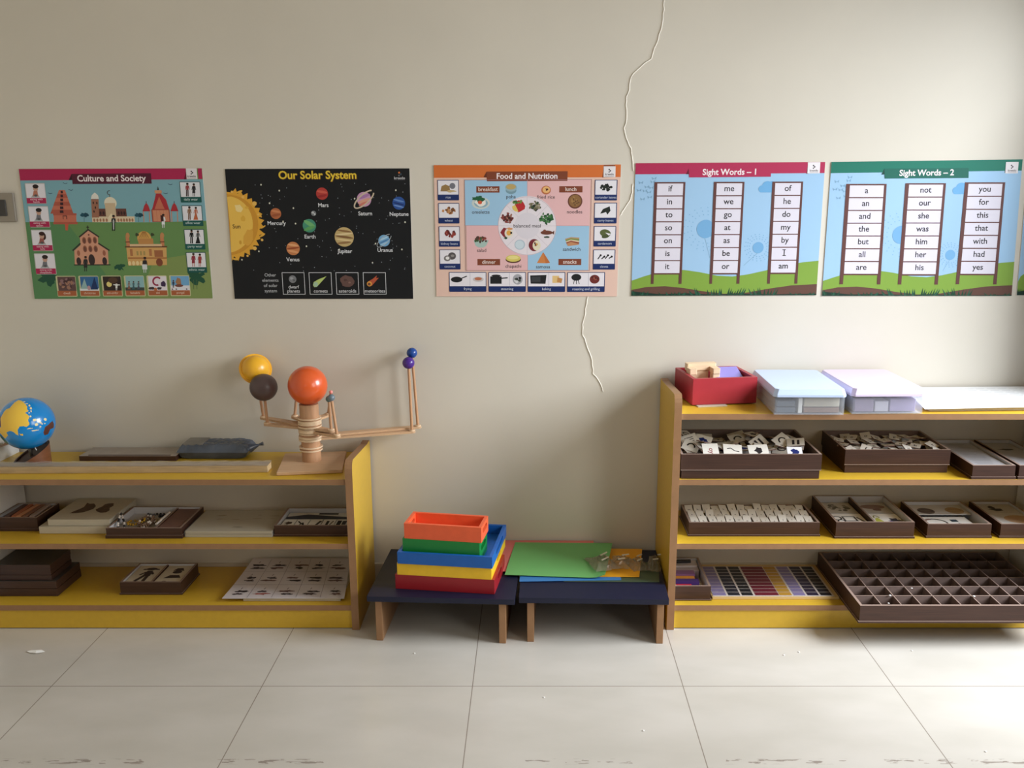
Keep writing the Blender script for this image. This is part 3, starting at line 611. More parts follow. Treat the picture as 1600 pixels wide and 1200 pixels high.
A.ell(735, 692, 40, 38, (180, 200, 214), 6); A.ell(733, 692, 33, 31, (206, 222, 230), 7)
A.ell(844, 695, 42, 46, (130, 36, 46), 6); A.ell(862, 698, 30, 38, (236, 226, 190), 7); A.heap(852, 688, 14, 12, 8, 7, [(150, 60, 50), (40, 36, 36), (220, 160, 60)], 8, 3)
A.done('meal_wheel', t)
def ccard(x0, y0, x1, y1, cap, cols, seed, kind):
    A.rect(x0, y0, x1, y1, NV, 3, 5); A.rect(x0 + 5, y0 + 5, x1 - 5, y1 - 44, (238, 234, 240), 4); cx, cy = (x0 + x1) / 2, (y0 + y1 - 40) / 2
    if kind == 'heap': A.heap(cx, cy, 44, 22, 22, 11, cols, 5, seed)
    if kind == 'sack': A.poly([(cx - 58, cy + 30), (cx - 50, cy - 10), (cx - 20, cy - 24), (cx + 10, cy - 10), (cx + 16, cy + 30)], cols[0], 5); A.ell(cx + 32, cy - 12, 22, 22, cols[1], 5); A.blob(cx + 24, cy + 28, 32, 9, cols[2], 6, 2)
    if kind == 'leaf': A.poly([(cx - 40, cy + 24), (cx - 20, cy - 10), (cx + 32, cy - 32), (cx + 38, cy + 2), (cx + 14, cy + 32), (cx + 4, cy + 12), (cx - 20, cy + 20)], cols[0], 5)
    if kind == 'pod': A.ell(cx + 4, cy - 4, 42, 28, cols[0], 5, rot=10); A.poly([(cx + 4, cy - 8), (cx + 50, cy + 2), (cx + 30, cy + 14)], (238, 234, 240), 6); A.ell(cx + 6, cy + 20, 30, 14, cols[1], 5, rot=-12)
    if kind == 'nuts': A.ell(cx + 16, cy - 6, 30, 28, cols[0], 5); A.ell(cx - 20, cy + 12, 26, 22, cols[1], 5); A.ell(cx - 18, cy + 10, 14, 12, (240, 238, 236), 6); A.ell(cx + 20, cy - 8, 14, 10, (150, 144, 140), 6)
    if kind == 'clove':
        for k in range(4): A.line([(cx - 48 + k * 28, cy + 18 - k * 2), (cx - 28 + k * 28, cy - 10 + k % 2 * 10)], 8, cols[0], 5); A.ell(cx - 26 + k * 28, cy - 12 + k % 2 * 10, 8, 8, cols[0], 6)
    A.text(cap, cx, y1 - 21, 25, (214, 222, 240), 5, 0, 0, x1 - x0 - 10); A.done('picture_card', t)
ccard(112, 198, 276, 354, 'rice', [(160, 124, 70), (120, 120, 130), (206, 176, 120)], 1, 'sack')
ccard(118, 375, 279, 531, 'wheat', [(176, 110, 56), (206, 140, 80), (130, 78, 40)], 2, 'heap')
ccard(122, 553, 283, 708, 'kidney beans', [(130, 36, 36), (96, 28, 30), (160, 60, 50)], 3, 'heap')
ccard(126, 729, 287, 881, 'coconut', [(90, 84, 84), (130, 124, 122)], 4, 'nuts')
ccard(1305, 195, 1472, 353, 'coriander leaves', [(28, 34, 30), (40, 50, 40)], 5, 'heap')
ccard(1301, 371, 1469, 529, 'curry leaves', [(34, 42, 36)], 6, 'leaf')
ccard(1297, 549, 1462, 705, 'cardamom', [(92, 104, 52), (76, 88, 44)], 7, 'pod')
ccard(1292, 728, 1456, 880, 'cloves', [(34, 30, 32)], 8, 'clove')
for k, (x0, x1, cap) in enumerate(((199, 482, 'frying'), (497, 780, 'steaming'), (795, 1078, 'baking'), (1095, 1378, 'roasting and grilling'))):
    A.rect(x0, 901, x1, 1051, NV, 3, 6); A.rect(x0 + 5, 906, x1 - 5, 1008, (238, 232, 238), 4); A.line([((x0 + x1) / 2 + 18, 908), ((x0 + x1) / 2 + 18, 1006)], 2, (150, 150, 170), 5); A.text(cap, (x0 + x1) / 2, 1030, 27, (222, 228, 244), 5)
    BK = (28, 30, 32); rx = x1 - 62; ry = 956
    if k == 0: A.ell(x0 + 58, 958, 44, 22, BK, 5); A.line([(x0 + 96, 948), (x0 + 136, 932)], 8, BK, 5); A.ell(rx, ry, 42, 20, (206, 196, 196), 5); A.ell(rx, ry - 4, 28, 12, (200, 110, 70), 6)
    if k == 1: A.rect(x0 + 14, 934, x0 + 100, 990, BK, 5); A.line([(x0 + 100, 948), (x0 + 146, 944)], 9, BK, 5); A.ell(x0 + 58, 928, 36, 8, BK, 5); A.ell(rx, ry, 38, 40, (170, 170, 176), 5); A.heap(rx, ry, 22, 22, 10, 11, [(40, 40, 44), (220, 220, 224), (60, 70, 60)], 6, 4)
    if k == 2: A.poly([(x0 + 18, 926), (x0 + 142, 922), (x0 + 134, 990), (x0 + 22, 988)], BK, 5); A.rect(x0 + 28, 936, x0 + 96, 976, (60, 62, 66), 6); A.rect(rx - 34, 928, rx + 16, 982, (236, 196, 120), 5); A.poly([(rx + 4, 940), (rx + 42, 950), (rx + 34, 984), (rx, 976)], (206, 140, 70), 6)
    if k == 3: A.ell(x0 + 68, 940, 38, 26, BK, 5); [A.line([(x0 + 68 + d, 960), (x0 + 68 + d * 1.6, 992)], 5, BK, 5) for d in (-14, 0, 14)]; A.ell(rx - 14, ry - 2, 38, 34, (120, 40, 34), 5); A.heap(rx - 14, ry - 4, 24, 20, 10, 8, [(70, 30, 30), (160, 80, 60)], 6, 5)
    A.done('picture_card', t)

# ---- posters: sight words
GRS = (128, 168, 50)
def sight(label, quad, corners, hc, hd, title, words_, lad, pos, cl, sun1, sun2, lgx, tb, ts=62):
    """lad: per ladder (x_top_left, x_top_right, x_bottom_left, x_bottom_right, y_top, y_last_bottom, y_foot)"""
    t, A = poster(label, quad, corners, (158, 202, 238)); q = quad
    def X(f, y):                      # x at fraction f of the sheet's width on drawing row y
        k = (y - q[0][1]) / (q[3][1] - q[0][1]); a = q[0][0] + (q[3][0] - q[0][0]) * k; b = q[1][0] + (q[2][0] - q[1][0]) * k; return a + (b - a) * f
    yb = q[3][1]; hb = q[0][1] + 84
    hill = [(0, 960), (.06, 930), (.12, 905), (.20, 884), (.28, 880), (.36, 896), (.46, 924), (.54, 930), (.62, 915), (.72, 884), (.82, 846), (.92, 822), (1.0, 812)]
    A.poly([(X(f, y), y) for f, y in hill] + [(X(1, yb), yb), (X(0, yb), yb)], GRS, 1)
    A.poly([(X(f, y), y) for f, y in ((0, 1030), (.08, 1008), (.18, 1002), (.28, 1016), (.38, 1040), (.5, 1060), (.62, 1052), (.74, 1022), (.86, 998), (1, 988))] + [(X(1, yb), yb), (X(0, yb), yb)], (104, 66, 52), 2)
    A.poly([(X(f, y), y) for f, y in ((0, 1040), (.15, 1062), (.3, 1056), (.45, 1066), (.6, 1060), (.75, 1066), (1, 1060))] + [(X(1, yb), yb), (X(0, yb), yb)], (18, 52, 40), 3)
    rr = random.Random(21)
    for f0, f1, h in ((.0, .10, 40), (.32, .60, 52), (.64, .78, 52), (.86, .99, 22), (.16, .30, 24)):
        for k in range(int((f1 - f0) * 90)):
            f = f0 + (f1 - f0) * rr.random(); d = (f - (f0 + f1) / 2) / (f1 - f0); x = X(f, yb - 10); hh = h * rr.uniform(.5, 1.1)
            A.poly([(x - 9, yb - 4), (x + d * 60, yb - 8 - hh), (x + 9, yb - 4)], (20, 70, 44) if k % 3 else (30, 92, 66), 4)
    for x, y, r, yl in (sun1, sun2):
        A.ell(x, y, r, r * 1.02, (112, 176, 226), 2, n=32)
        for ring_, sz in ((1.6, 4), (2.0, 4), (2.4, 4)):
            for k in range(20): a = R(18 * k + ring_ * 40); A.ell(x + r * ring_ * math.cos(a), y + r * ring_ * math.sin(a), sz, sz, (120, 176, 220), 1, n=6)
        A.line([(x - 6, y + r), (x + yl, y + r * 3.2)], 3, (130, 176, 210), 1)
    cx, cy = cl; A.ell(cx - 40, cy + 30, 28, 26, (104, 176, 230), 2); A.ell(cx, cy + 8, 40, 36, (104, 176, 230), 2); A.ell(cx + 34, cy + 6, 34, 34, (104, 176, 230), 2); A.rect(cx - 62, cy + 28, cx + 56, cy + 56, (104, 176, 230), 2, 14)
    bx, by = q[0][0] + 60, q[0][1] + 140
    for k, (dx, dy) in enumerate(((80, -24), (-20, 8), (70, 2), (24, 40), (-34, 66), (10, 70), (40, 80), (-8, 132), (46, 118), (58, 46))):
        x, y = bx + dx, by + dy
        A.poly([(x - 18, y - 12), (x, y), (x - 12, y + 10)], (126, 172, 206), 2); A.poly([(x + 18, y - 14), (x, y), (x + 14, y + 8)], (126, 172, 206), 2)
    A.poly([(q[0][0], q[0][1]), (q[1][0], q[1][1]), (X(1, hb), q[1][1] + 84), (X(0, hb), hb)], hc, 2)
    A.poly([(lgx - 14, hb - 2), (lgx + 2, q[1][1] + 6), (lgx + 2, hb - 2)], hd, 3)
    A.done('sheet', t)
    x0, x1, y0, y1 = tb
    banner(A, t, [(x0, y0), (x1, y0 - 4), (x1 - 2, y1 - 4), (x0 + 2, y1)], hc if title.endswith('1') else (12, 104, 86), [(x0 - 22, y0 + 44), (x0, y0), (x0 + 2, y0 + 44)], hd, title, (x0 + x1) / 2, (y0 + y1) / 2 - 2, ts)
    logo(A, lgx, q[1][1] + (2 if title.endswith('1') else 20), lgx + 88, q[1][1] + 86 + (0 if title.endswith('1') else 18), t)
    WD = (104, 58, 52)
    for (tl, tr, bl, br, yt, yl, yf), ws, xs in zip(lad, words_, pos):
        def XL_(y): return tl + (bl - tl) * (y - yt) / (yf - yt)
        def XR_(y): return tr + (br - tr) * (y - yt) / (yf - yt)
        sw, sr = (22, 16) if title.endswith('1') else (28, 20)
        A.poly([(XL_(yt), yt), (XL_(yt) + sw, yt), (XL_(yf) + sw - 2, yf), (XL_(yf), yf)], WD, 4); A.poly([(XR_(yt) - sr, yt), (XR_(yt), yt), (XR_(yf) + 4, yf), (XR_(yf) - sr - 2, yf)], WD, 4)
        A.poly([(XL_(yt) + 4, yt), (XR_(yt), yt), (XR_(yl) - 4, yl + 6), (XL_(yl) + 4, yl + 6)], WD, 3)
        st = (yl - yt - 8) / 7.0
        for k, w in enumerate(ws):
            ya, yb_ = yt + 8 + k * st + 3, yt + 8 + (k + 1) * st - 5; ym = (ya + yb_) / 2
            A.poly([(XL_(ya) + sw, ya), (XR_(ya) - sr, ya), (XR_(yb_) - sr, yb_), (XL_(yb_) + sw, yb_)], (226, 220, 232), 4)
            A.text(w, (XL_(ym) + sw + XR_(ym) - sr) / 2, ym - 2, 62, (40, 34, 40), 5, 0.012)
            if w == 'I': [A.line([((XL_(ym) + sw + XR_(ym) - sr) / 2 - 13, ym + d_), ((XL_(ym) + sw + XR_(ym) - sr) / 2 + 13, ym + d_)], 6, (40, 34, 40), 5) for d_ in (-30, 14)]
        A.done('word_ladder', t)
    return t, A
sight('crimson headed poster titled Sight Words - 1', [(112, 72), (1552, 65), (1473, 1073), (78, 1075)], [(0.33, 1.464), (0.936, 1.468), (0.937, 1.041), (0.326, 1.039)],
      (196, 36, 84), (120, 20, 50), 'Sight Words \u2013 1', (('if', 'in', 'to', 'so', 'on', 'is', 'it'), ('me', 'we', 'go', 'at', 'as', 'be', 'or'), ('of', 'he', 'do', 'my', 'by', 'I', 'am')),
      ((254, 488, 226, 452, 215, 908, 985), (704, 936, 666, 888, 214, 908, 985), (1148, 1382, 1102, 1326, 213, 906, 985)), (0, 0, 0),
      (1110, 238), (640, 570, 68, 30), (1036, 712, 42, -110), 1420, (514, 1138, 112, 180))
sight('green headed poster titled Sight Words - 2', [(137, 65), (1595, 48), (1482, 1068), (65, 1073)], [(0.956, 1.468), (1.566, 1.476), (1.582, 1.039), (0.956, 1.039)],
      (10, 122, 98), (6, 66, 56), 'Sight Words \u2013 2', (('a', 'an', 'and', 'the', 'but', 'all', 'are'), ('not', 'our', 'she', 'was', 'him', 'her', 'his'), ('you', 'for', 'this', 'that', 'with', 'had', 'yes')),
      ((248, 553, 194, 494, 230, 910, 985), (695, 1003, 628, 924, 225, 912, 985), (1148, 1456, 1062, 1366, 219, 908, 982)), (0, 0, 0),
      (1120, 250), (660, 612, 68, 30), (1026, 762, 38, -60), 1466, (536, 1178, 116, 190))
# the next poster along, only its first strip in view
t, A = poster('next sight words poster, cut off at the right edge of the photo', [(137, 65), (1595, 48), (1482, 1068), (65, 1073)], [(1.586, 1.470), (1.78, 1.471), (1.785, 1.042), (1.599, 1.041)], (158, 202, 238))
A.poly([(65, 970), (130, 930), (300, 890), (700, 930), (1500, 820), (1482, 1068), (65, 1073)], GRS, 1); A.poly([(65, 1052), (400, 1020), (1480, 1010), (1482, 1068), (65, 1073)], (18, 52, 40), 2)
A.poly([(137, 65), (1595, 48), (1590, 140), (132, 160)], (230, 120, 50), 2)
for k in range(12): A.poly([(62 + k * 12, 1070), (66 + k * 14, 1014 + (k * 37) % 24), (84 + k * 12, 1070)], (20, 60, 44), 3)
A.done('sheet', t)

# ------------------------------------------------------------------ shelf units
def panel_profile(front, back, zf, zb):
    # side outline in (y, z): flat top at the wall, sloping down to a rounded front corner
    pts = [(back, 0), (back, zb - 0.006), (back - 0.004, zb), (back - 0.035, zb), (back - 0.045, zb - 0.002)]
    y0, z0 = front + 0.030, zf + 0.010
    pts += [(y0, z0)]
    for k in range(1, 6):
        a = k / 5.0; pts.append((front + 0.030 * (1 - a) ** 2, zf + 0.010 - 0.040 * a ** 2 + 0.012 * a * (1 - a)))
    pts.append((front, 0))
    return pts
WLAM = mat('white_laminate', (222, 220, 216), 0.4)
def shelf_unit(name, label, x0, x1, front, tops, zb):
    t = thing(name, label, 'shelf unit', ((x0 + x1) / 2, WY, 0))
    ox = (x0 + x1) / 2; X0, X1 = x0 - ox, x1 - ox; f = front - WY; th = 0.023
    prof = panel_profile(f - 0.006, -0.011, tops[-1] + 0.050, zb)
    prof = [(y, z if y < -0.02 or z > 0.1 else z) for y, z in prof]
    for a in (X0, X1 - th):
        mb = MB(); mb.prism(prof, lambda p, q: (q, p[0], p[1]), a, a + th, YEL, TAN)
        # yellow laminate outside, white laminate on the inner face
        mb.mats.append(WLAM); mb.m[1 if a == X0 else 0] = len(mb.mats) - 1
        mb.build('side_panel', t, 0.0012)
    for k, z in enumerate(tops):
        mb = MB(); mb.box(X0 + th, X1 - th, f + 0.001, -0.012, z - 0.018, z, YEL)
        mb.box(X0 + th, X1 - th, f, f + 0.001, z - 0.018, z, TAN)
        mb.build('shelf_board', t)
    MB().box(X0 + th, X1 - th, f + 0.004, f + 0.022, 0.003, tops[0] - 0.018, YEL).build('plinth', t)
    return t
FY = -0.267
Z1, Z2, Z3, Z4 = 0.083, 0.293, 0.505, 0.715
shelf_unit('shelf_unit', 'low yellow shelf unit with three boards under the globe and planet model', -1.780, -0.556, FY, (Z1, Z2, Z3), 0.548)
shelf_unit('shelf_unit', 'taller yellow shelf unit with four boards, holding the red box and clear boxes on top', 0.431, 1.70, FY, (Z1, Z2, Z3, Z4), 0.764)

Z1, Z2, Z3, Z4 = Z1 + 0.0004, Z2 + 0.0004, Z3 + 0.0004, Z4 + 0.0004      # things stand a hair above the boards

# ------------------------------------------------------------------ low navy tables
def low_table(label, loc, rz, w, d, h, lx):
    t = thing('low_table', label, 'low table', loc, rz)
    MB().box(0, w, 0, d, h - 0.018, h, NAVY).build('table_top', t, 0.0015)
    for x in lx:
        mb = MB(); mb.box(x, x + 0.021, 0.012, d - 0.02, 0, h - 0.018, TAN); mb.build('leg_panel', t, 0.001)
    MB().box(lx[0] + 0.021, lx[1], d - 0.06, d - 0.042, h - 0.07, h - 0.018, mat('dark_brace', (62, 48, 42), 0.6)).build('brace', t)
    return t
TZ = 0.155
low_table('low navy table with wooden panel legs under the stack of coloured trays', (-0.512, -0.351, 0), R(-2.75), 0.458, 0.366, TZ, (0.022, 0.408))
low_table('low navy table with wooden panel legs under the coloured sheets', (-0.042, -0.360, 0), R(-1.6), 0.461, 0.378, TZ, (0.025, 0.427))

TZ += 0.0004
# ------------------------------------------------------------------ the five coloured wooden trays
def slot_wall(mb, x0, x1, ya, yb, z0, z1, m, slot):
    # end board with a rounded hand slot cut through it
    if not slot:
        mb.box(x0, x1, ya, yb, z0, z1, m); return
    sl, sh = slot; yc = (ya + yb) / 2; zc = z0 + (z1 - z0) * 0.60; r = sh / 2
    out = [(ya, z0), (yb, z0), (yb, z1), (ya, z1)]
    hole = []
    for k in range(9): a = -math.pi / 2 + math.pi * k / 8; hole.append((yc + sl / 2 - r + r * math.cos(a), zc + r * math.sin(a)))
    for k in range(9): a = math.pi / 2 + math.pi * k / 8; hole.append((yc - sl / 2 + r + r * math.cos(a), zc + r * math.sin(a)))
    bm = bmesh.new(); ed = []
    for lp in (out, hole):
        vv = [bm.verts.new((0, p[0], p[1])) for p in lp]
        ed += [bm.edges.new((vv[i], vv[(i + 1) % len(vv)])) for i in range(len(vv))]
    bmesh.ops.triangle_fill(bm, use_beauty=True, edges=ed)
    bm.verts.index_update()
    vs = [v.co.copy() for v in bm.verts]; fs = [tuple(v.index for v in f.verts) for f in bm.faces]; bm.free()
    for x in (x0, x1): mb.add([(x, v.y, v.z) for v in vs], fs, m)
    for lp in (out, hole):
        n = len(lp); mb.add([(x0, p[0], p[1]) for p in lp] + [(x1, p[0], p[1]) for p in lp], [(i, (i + 1) % n, (i + 1) % n + n, i + n) for i in range(n)], m)
def wood_tray(name_col, label, loc, rz, w, d, h, slot=(0.07, 0.016)):
    c = mat('painted_wood_' + name_col[0], name_col[1], 0.38, 0.45, 0.04, 40)
    t = thing('wooden_tray', label, 'tray', loc, rz, 'stack of coloured wooden trays'); th = 0.010
    fb = MB(); fb.box(0, w, 0, th, 0, h, c); fb.build('front_board', t, 0.0006)
    MB().box(0, w, d - th, d, 0, h, c).build('back_board', t, 0.0006)
    for x in (0, w - th):
        mb = MB(); slot_wall(mb, x, x + th, th, d - th, 0, h, c, slot); mb.build('end_board', t)
    MB().box(th, w - th, th, d - th, 0.001, 0.007, c).build('tray_floor', t)
    return t
rt = R(-7.5); rs = R(-9)
wood_tray(('red', (150, 28, 36)), 'dark red wooden tray, lowest of the coloured stack', (-0.431, -0.297, TZ), rt, 0.316, 0.195, 0.048)
wood_tray(('yellow', (236, 190, 40)), 'bright yellow wooden tray between the red and blue trays', (-0.424, -0.298, TZ + 0.048), rt, 0.300, 0.265, 0.040)
wood_tray(('blue', (22, 92, 174)), 'blue wooden tray with a slotted handle, in the middle of the coloured stack', (-0.421, -0.305, TZ + 0.088), rt, 0.300, 0.270, 0.038, (0.13, 0.016))
wood_tray(('green', (22, 126, 54)), 'green wooden tray standing in the blue tray', (-0.406, -0.286, TZ + 0.096), rs, 0.246, 0.112, 0.068, (0.068, 0.018))
wood_tray(('orange', (232, 98, 58)), 'orange wooden tray, topmost of the coloured stack', (-0.400, -0.286, TZ + 0.164), rs, 0.246, 0.104, 0.050, (0.062, 0.017))

# ------------------------------------------------------------------ coloured sheets on the right-hand table
def sheet_mb(pts, z, th, m, n=10, lift=None, side=None):
    (a, b, c, d) = [Vector((p[0], p[1], 0)) for p in pts]     # FL FR BR BL
    vs = []
    for k in (0, 1):
        for j in range(n + 1):
            for i in range(n + 1):
                u, v = i / n, j / n
                p = (a * (1 - u) + b * u) * (1 - v) + (d * (1 - u) + c * u) * v
                vs.append((p.x, p.y, z + k * th + (lift(u, v) if lift else 0)))
    N = (n + 1) ** 2; fs = []
    mb = MB()
    top = [(j * (n + 1) + i + N, j * (n + 1) + i + 1 + N, (j + 1) * (n + 1) + i + 1 + N, (j + 1) * (n + 1) + i + N) for j in range(n) for i in range(n)]
    bot = [tuple(x - N for x in reversed(f)) for f in top]
    rim = [i for i in range(n + 1)] + [j * (n + 1) + n for j in range(1, n + 1)] + [n * (n + 1) + i for i in range(n - 1, -1, -1)] + [j * (n + 1) for j in range(n - 1, 0, -1)]
    L = len(rim); sd = [(rim[i], rim[(i + 1) % L], rim[(i + 1) % L] + N, rim[i] + N) for i in range(L)]
    mb.add(vs, top + bot, m, True); mb.add(vs, sd, side or m)
    return mb
def colour_sheet(col, label, pts, z, lift=None, th=0.0012):
    m = mat('sheet_%02x%02x%02x' % col, col, 0.4, 0.4)
    o = sheet_mb(pts, z, th, m, 12, lift).build('coloured_sheet'); tag(o, label, 'sheet of card', 'coloured sheets on the low table'); return o
colour_sheet((70, 84, 62), 'dark olive sheet at the bottom of the pile near the tall shelf unit', [(0.10, -0.248), (0.405, -0.253), (0.424, -0.10), (0.12, -0.095)], TZ + 0.0005)
colour_sheet((60, 120, 180), 'blue sheet showing a strip below the big green sheet', [(-0.042, -0.252), (0.285, -0.24), (0.292, -0.02), (-0.030, -0.02)], TZ + 0.0020)
colour_sheet((240, 170, 36), 'orange yellow sheet showing at the end of the green sheet', [(0.08, -0.215), (0.345, -0.222), (0.382, 0.005), (0.12, 0.01)], TZ + 0.0036)
colour_sheet((214, 116, 108), 'salmon pink sheet sticking out beside the blue tray', [(-0.112, -0.182), (0.18, -0.200), (0.215, 0.030), (-0.098, 0.033)], TZ + 0.0052, lambda u, v: 0.0185 * v)
def green_lift(u, v): return 0.008 * v + 0.004 * max(0, 1 - abs(v) * 3) * 0.2 - (0.0)
colour_sheet((108, 172, 100), 'large pale green sheet on top of the coloured sheets', [(-0.090, -0.212), (0.232, -0.238), (0.278, 0.008), (-0.060, 0.016)], TZ + 0.0070, lambda u, v: 0.0165 * v + 0.012 * max(0, (u - 0.86) / 0.14) ** 2 * max(0, (0.2 - v) / 0.2))
def crumple(label, loc, rz, w, d, h, seed):
    rr = random.Random(seed); n = 11; vs = []
    for j in range(n + 1):
        for i in range(n + 1):
            u, v = i / n, j / n; e = min(u, 1 - u, v, 1 - v) * 2
            vs.append(((u - 0.5) * w + rr.uniform(-1, 1) * w * 0.04, (v - 0.5) * d + rr.uniform(-1, 1) * d * 0.04, 0.0015 + min(1, e * 1.6) * h * (0.25 + 0.65 * rr.random())))
    mb = MB(); mb.add(vs, [(j * (n + 1) + i, j * (n + 1) + i + 1, (j + 1) * (n + 1) + i + 1, (j + 1) * (n + 1) + i) for j in range(n) for i in range(n)], SMOKE)
    t = thing('plastic_bag', label, 'plastic bag', loc, rz, 'crumpled bags on the coloured sheets')
    mb.build('bag_film', t)
    for k in range(2):  # flat bright ribbons added to stand in for glints on the creased film
        mb = MB(); mb.obox((0.004 + 0.012 * k, (k - 0.4) * d * 0.34, h * 0.93), w * 0.42, 0.0045, 0.0012, mat('glint_ribbon', (206, 198, 180), 0.2), RZ(R(28)) @ RX(R(35)))
        mb.build('glint_strip', t)
    return t
SMOKE = clear_plastic('smoky_film', (150, 140, 120), 0.40, 0.14)
crumple('crumpled smoky plastic bag lying on the corner of the green sheet', (0.230, -0.150, 0.1735), R(20), 0.085, 0.11, 0.026, 1)
crumple('crumpled smoky plastic bag between the green sheet and the yellow sheet', (0.293, -0.125, 0.1665), R(-8), 0.06, 0.10, 0.022, 2)
crumple('crumpled smoky plastic bag on the right half of the yellow sheet', (0.348, -0.130, 0.1605), R(15), 0.062, 0.10, 0.026, 3)
crumple('crumpled smoky plastic bag on the olive sheet nearest the tall shelf unit', (0.408, -0.120, 0.1585), R(-12), 0.045, 0.12, 0.028, 5)

# ------------------------------------------------------------------ globe
def inpoly(x, y, P):
    c = False; j = len(P) - 1
    for i in range(len(P)):
        if (P[i][1] > y) != (P[j][1] > y) and x < (P[j][0] - P[i][0]) * (y - P[i][1]) / (P[j][1] - P[i][1]) + P[i][0]: c = not c
        j = i
    return c
G = thing('globe', 'blue painted globe with raised yellow continent on a slanted wooden stand', 'globe', (-1.637, -0.105, Z3))
gb = MB(); N = 40; gr = 0.056; H0, H1 = 0.006, 0.068
def gtop(x, y): return H0 + (H1 - H0) * (x * 0.80 + y * 0.60 + gr) / (2 * gr)
cs = [(gr * math.cos(2 * math.pi * i / N), gr * math.sin(2 * math.pi * i / N)) for i in range(N)]
ci = [(x * 0.86, y * 0.86) for x, y in cs]
STW = mat('stained_wood', (118, 74, 48), 0.4, 0.4, 0.15, 18, (1, 1, 4)); STD = mat('dark_stained_cut', (70, 44, 34), 0.5)
vs = [(x, y, 0) for x, y in cs] + [(x, y, gtop(x, y)) for x, y in cs] + [(x, y, gtop(x, y)) for x, y in ci] + [(x, y, max(0.003, gtop(x, y) - 0.006)) for x, y in ci]
gb.add(vs, [(i, (i + 1) % N, (i + 1) % N + N, i + N) for i in range(N)], STW, True)
gb.add(vs, [tuple(range(N - 1, -1, -1))], STW)
gb.add(vs, [(i + N, (i + 1) % N + N, (i + 1) % N + 2 * N, i + 2 * N) for i in range(N)], STD)
gb.add(vs, [(i + 2 * N, (i + 1) % N + 2 * N, (i + 1) % N + 3 * N, i + 3 * N) for i in range(N)], STD)
gb.add(vs, [tuple(range(3 * N, 4 * N))], STD)
gb.build('stand', G)
GS = [(m_, [((x - 198) / 200.0, (284 - y) / 181.0) for x, y in p]) for m_, p in [
    ('asia', [(165, 118), (185, 126), (205, 150), (218, 172), (212, 186), (222, 203), (196, 212), (216, 228), (222, 246), (210, 262), (218, 292), (196, 308), (172, 300), (150, 302), (135, 322), (137, 360), (122, 352), (108, 334), (86, 322), (60, 330), (68, 352), (46, 372), (25, 340), (0, 312), (0, 290), (30, 290), (34, 228), (60, 190), (80, 172), (100, 168), (138, 132)]),
    ('asia', [(145, 350), (165, 352), (166, 364), (150, 362)]),
    ('aus', [(352, 302), (372, 288), (380, 310), (375, 336), (350, 345), (332, 376), (306, 380), (301, 360), (318, 322), (340, 312)]),
    ('afr', [(-10, 330), (20, 346), (46, 380), (62, 400), (66, 426), (40, 420), (0, 390)]),
    ('eur', [(0, 240), (10, 215), (36, 205), (32, 240), (30, 285), (0, 285)])]]
for x, y, w, h in ((200, 135, 10, 3), (215, 150, 12, 3), (232, 165, 6, 8), (240, 185, 7, 9), (238, 205, 5, 7), (230, 240, 5, 7), (255, 268, 14, 9), (262, 300, 12, 10), (290, 290, 8, 7), (285, 318, 5, 6), (325, 272, 10, 10), (300, 300, 5, 5), (215, 322, 22, 3), (248, 340, 26, 4), (208, 180, 6, 4), (318, 300, 5, 4), (225, 215, 5, 4)):
    GS.append(('isle', [((x + w * math.cos(a) - 198) / 200.0, (284 - y - h * math.sin(a)) / 181.0) for a in [k * math.pi / 4 for k in range(8)]]))
GC = {'sea': mat('globe_blue', (0, 132, 206), 0.22, 0.5, coat=0.4), 'asia': mat('globe_yellow', (240, 196, 70), 0.4), 'isle': mat('globe_cream', (238, 222, 160), 0.4), 'aus': mat('globe_brown', (92, 52, 42), 0.4), 'afr': mat('globe_green', (10, 92, 60), 0.4), 'eur': mat('globe_maroon', (96, 34, 56), 0.4)}
face_n = Vector((1.637, -2.757, 0.735)).normalized(); face_u = Vector((0, 0, 1)).cross(face_n).normalized(); face_v = face_n.cross(face_u)
def globe_fm(q):
    if q.dot(face_n) < 0: return GC['sea']
    u, v = q.dot(face_u), q.dot(face_v)
    for k, P in GS:
        if inpoly(u, v, P): return GC[k]
    return GC['sea']
gs = MB().sphere((0.004, -0.012, 0.140), 0.0835, None, 320, 170, fm=globe_fm); gs.build('sphere', G)
MB().cyl((0.003, -0.008, 0.02), (0.003, -0.010, 0.062), 0.005, CHROME).build('axle', G)
MB().cyl((0.030, -0.020, 0.052), (0.024, -0.022, 0.068), 0.0012, mat('white_pin', (230, 230, 226), 0.4)).build('pin', G)

# ------------------------------------------------------------------ flat things on the low shelf's top board
t = thing('picture_box', 'thin dark brown board lying flat behind the wrapped plank', 'board', (-1.498, -0.077, Z3))
MB().box(0, 0.320, 0, 0.100, 0, 0.017, BRN, mat('greyed_board_top', (152, 140, 128), 0.5, 0.4, 0.08, 30)).build('board', t, 0.0008)
MB().box(0.028, 0.300, 0.006, 0.012, 0.017, 0.0185, mat('board_groove', (84, 66, 56), 0.6)).build('edge_strip', t)
t = thing('wooden_plank', 'long thin pale wooden plank wrapped in clear film along the front of the low shelf', 'plank', (-1.740, -0.212, Z3), R(0.9))
MB().box(0, 0.900, 0.002, 0.045, 0, 0.022, mat('raw_plank', (196, 168, 124), 0.5, 0.4, 0.14, 8, (2, 20, 20)), mat('raw_plank_top', (150, 128, 102), 0.5, 0.4, 0.25, 10, (2, 30, 30))).build('plank', t, 0.001)
wr_ = MB(); rr = random.Random(4); n = 60; vs = []
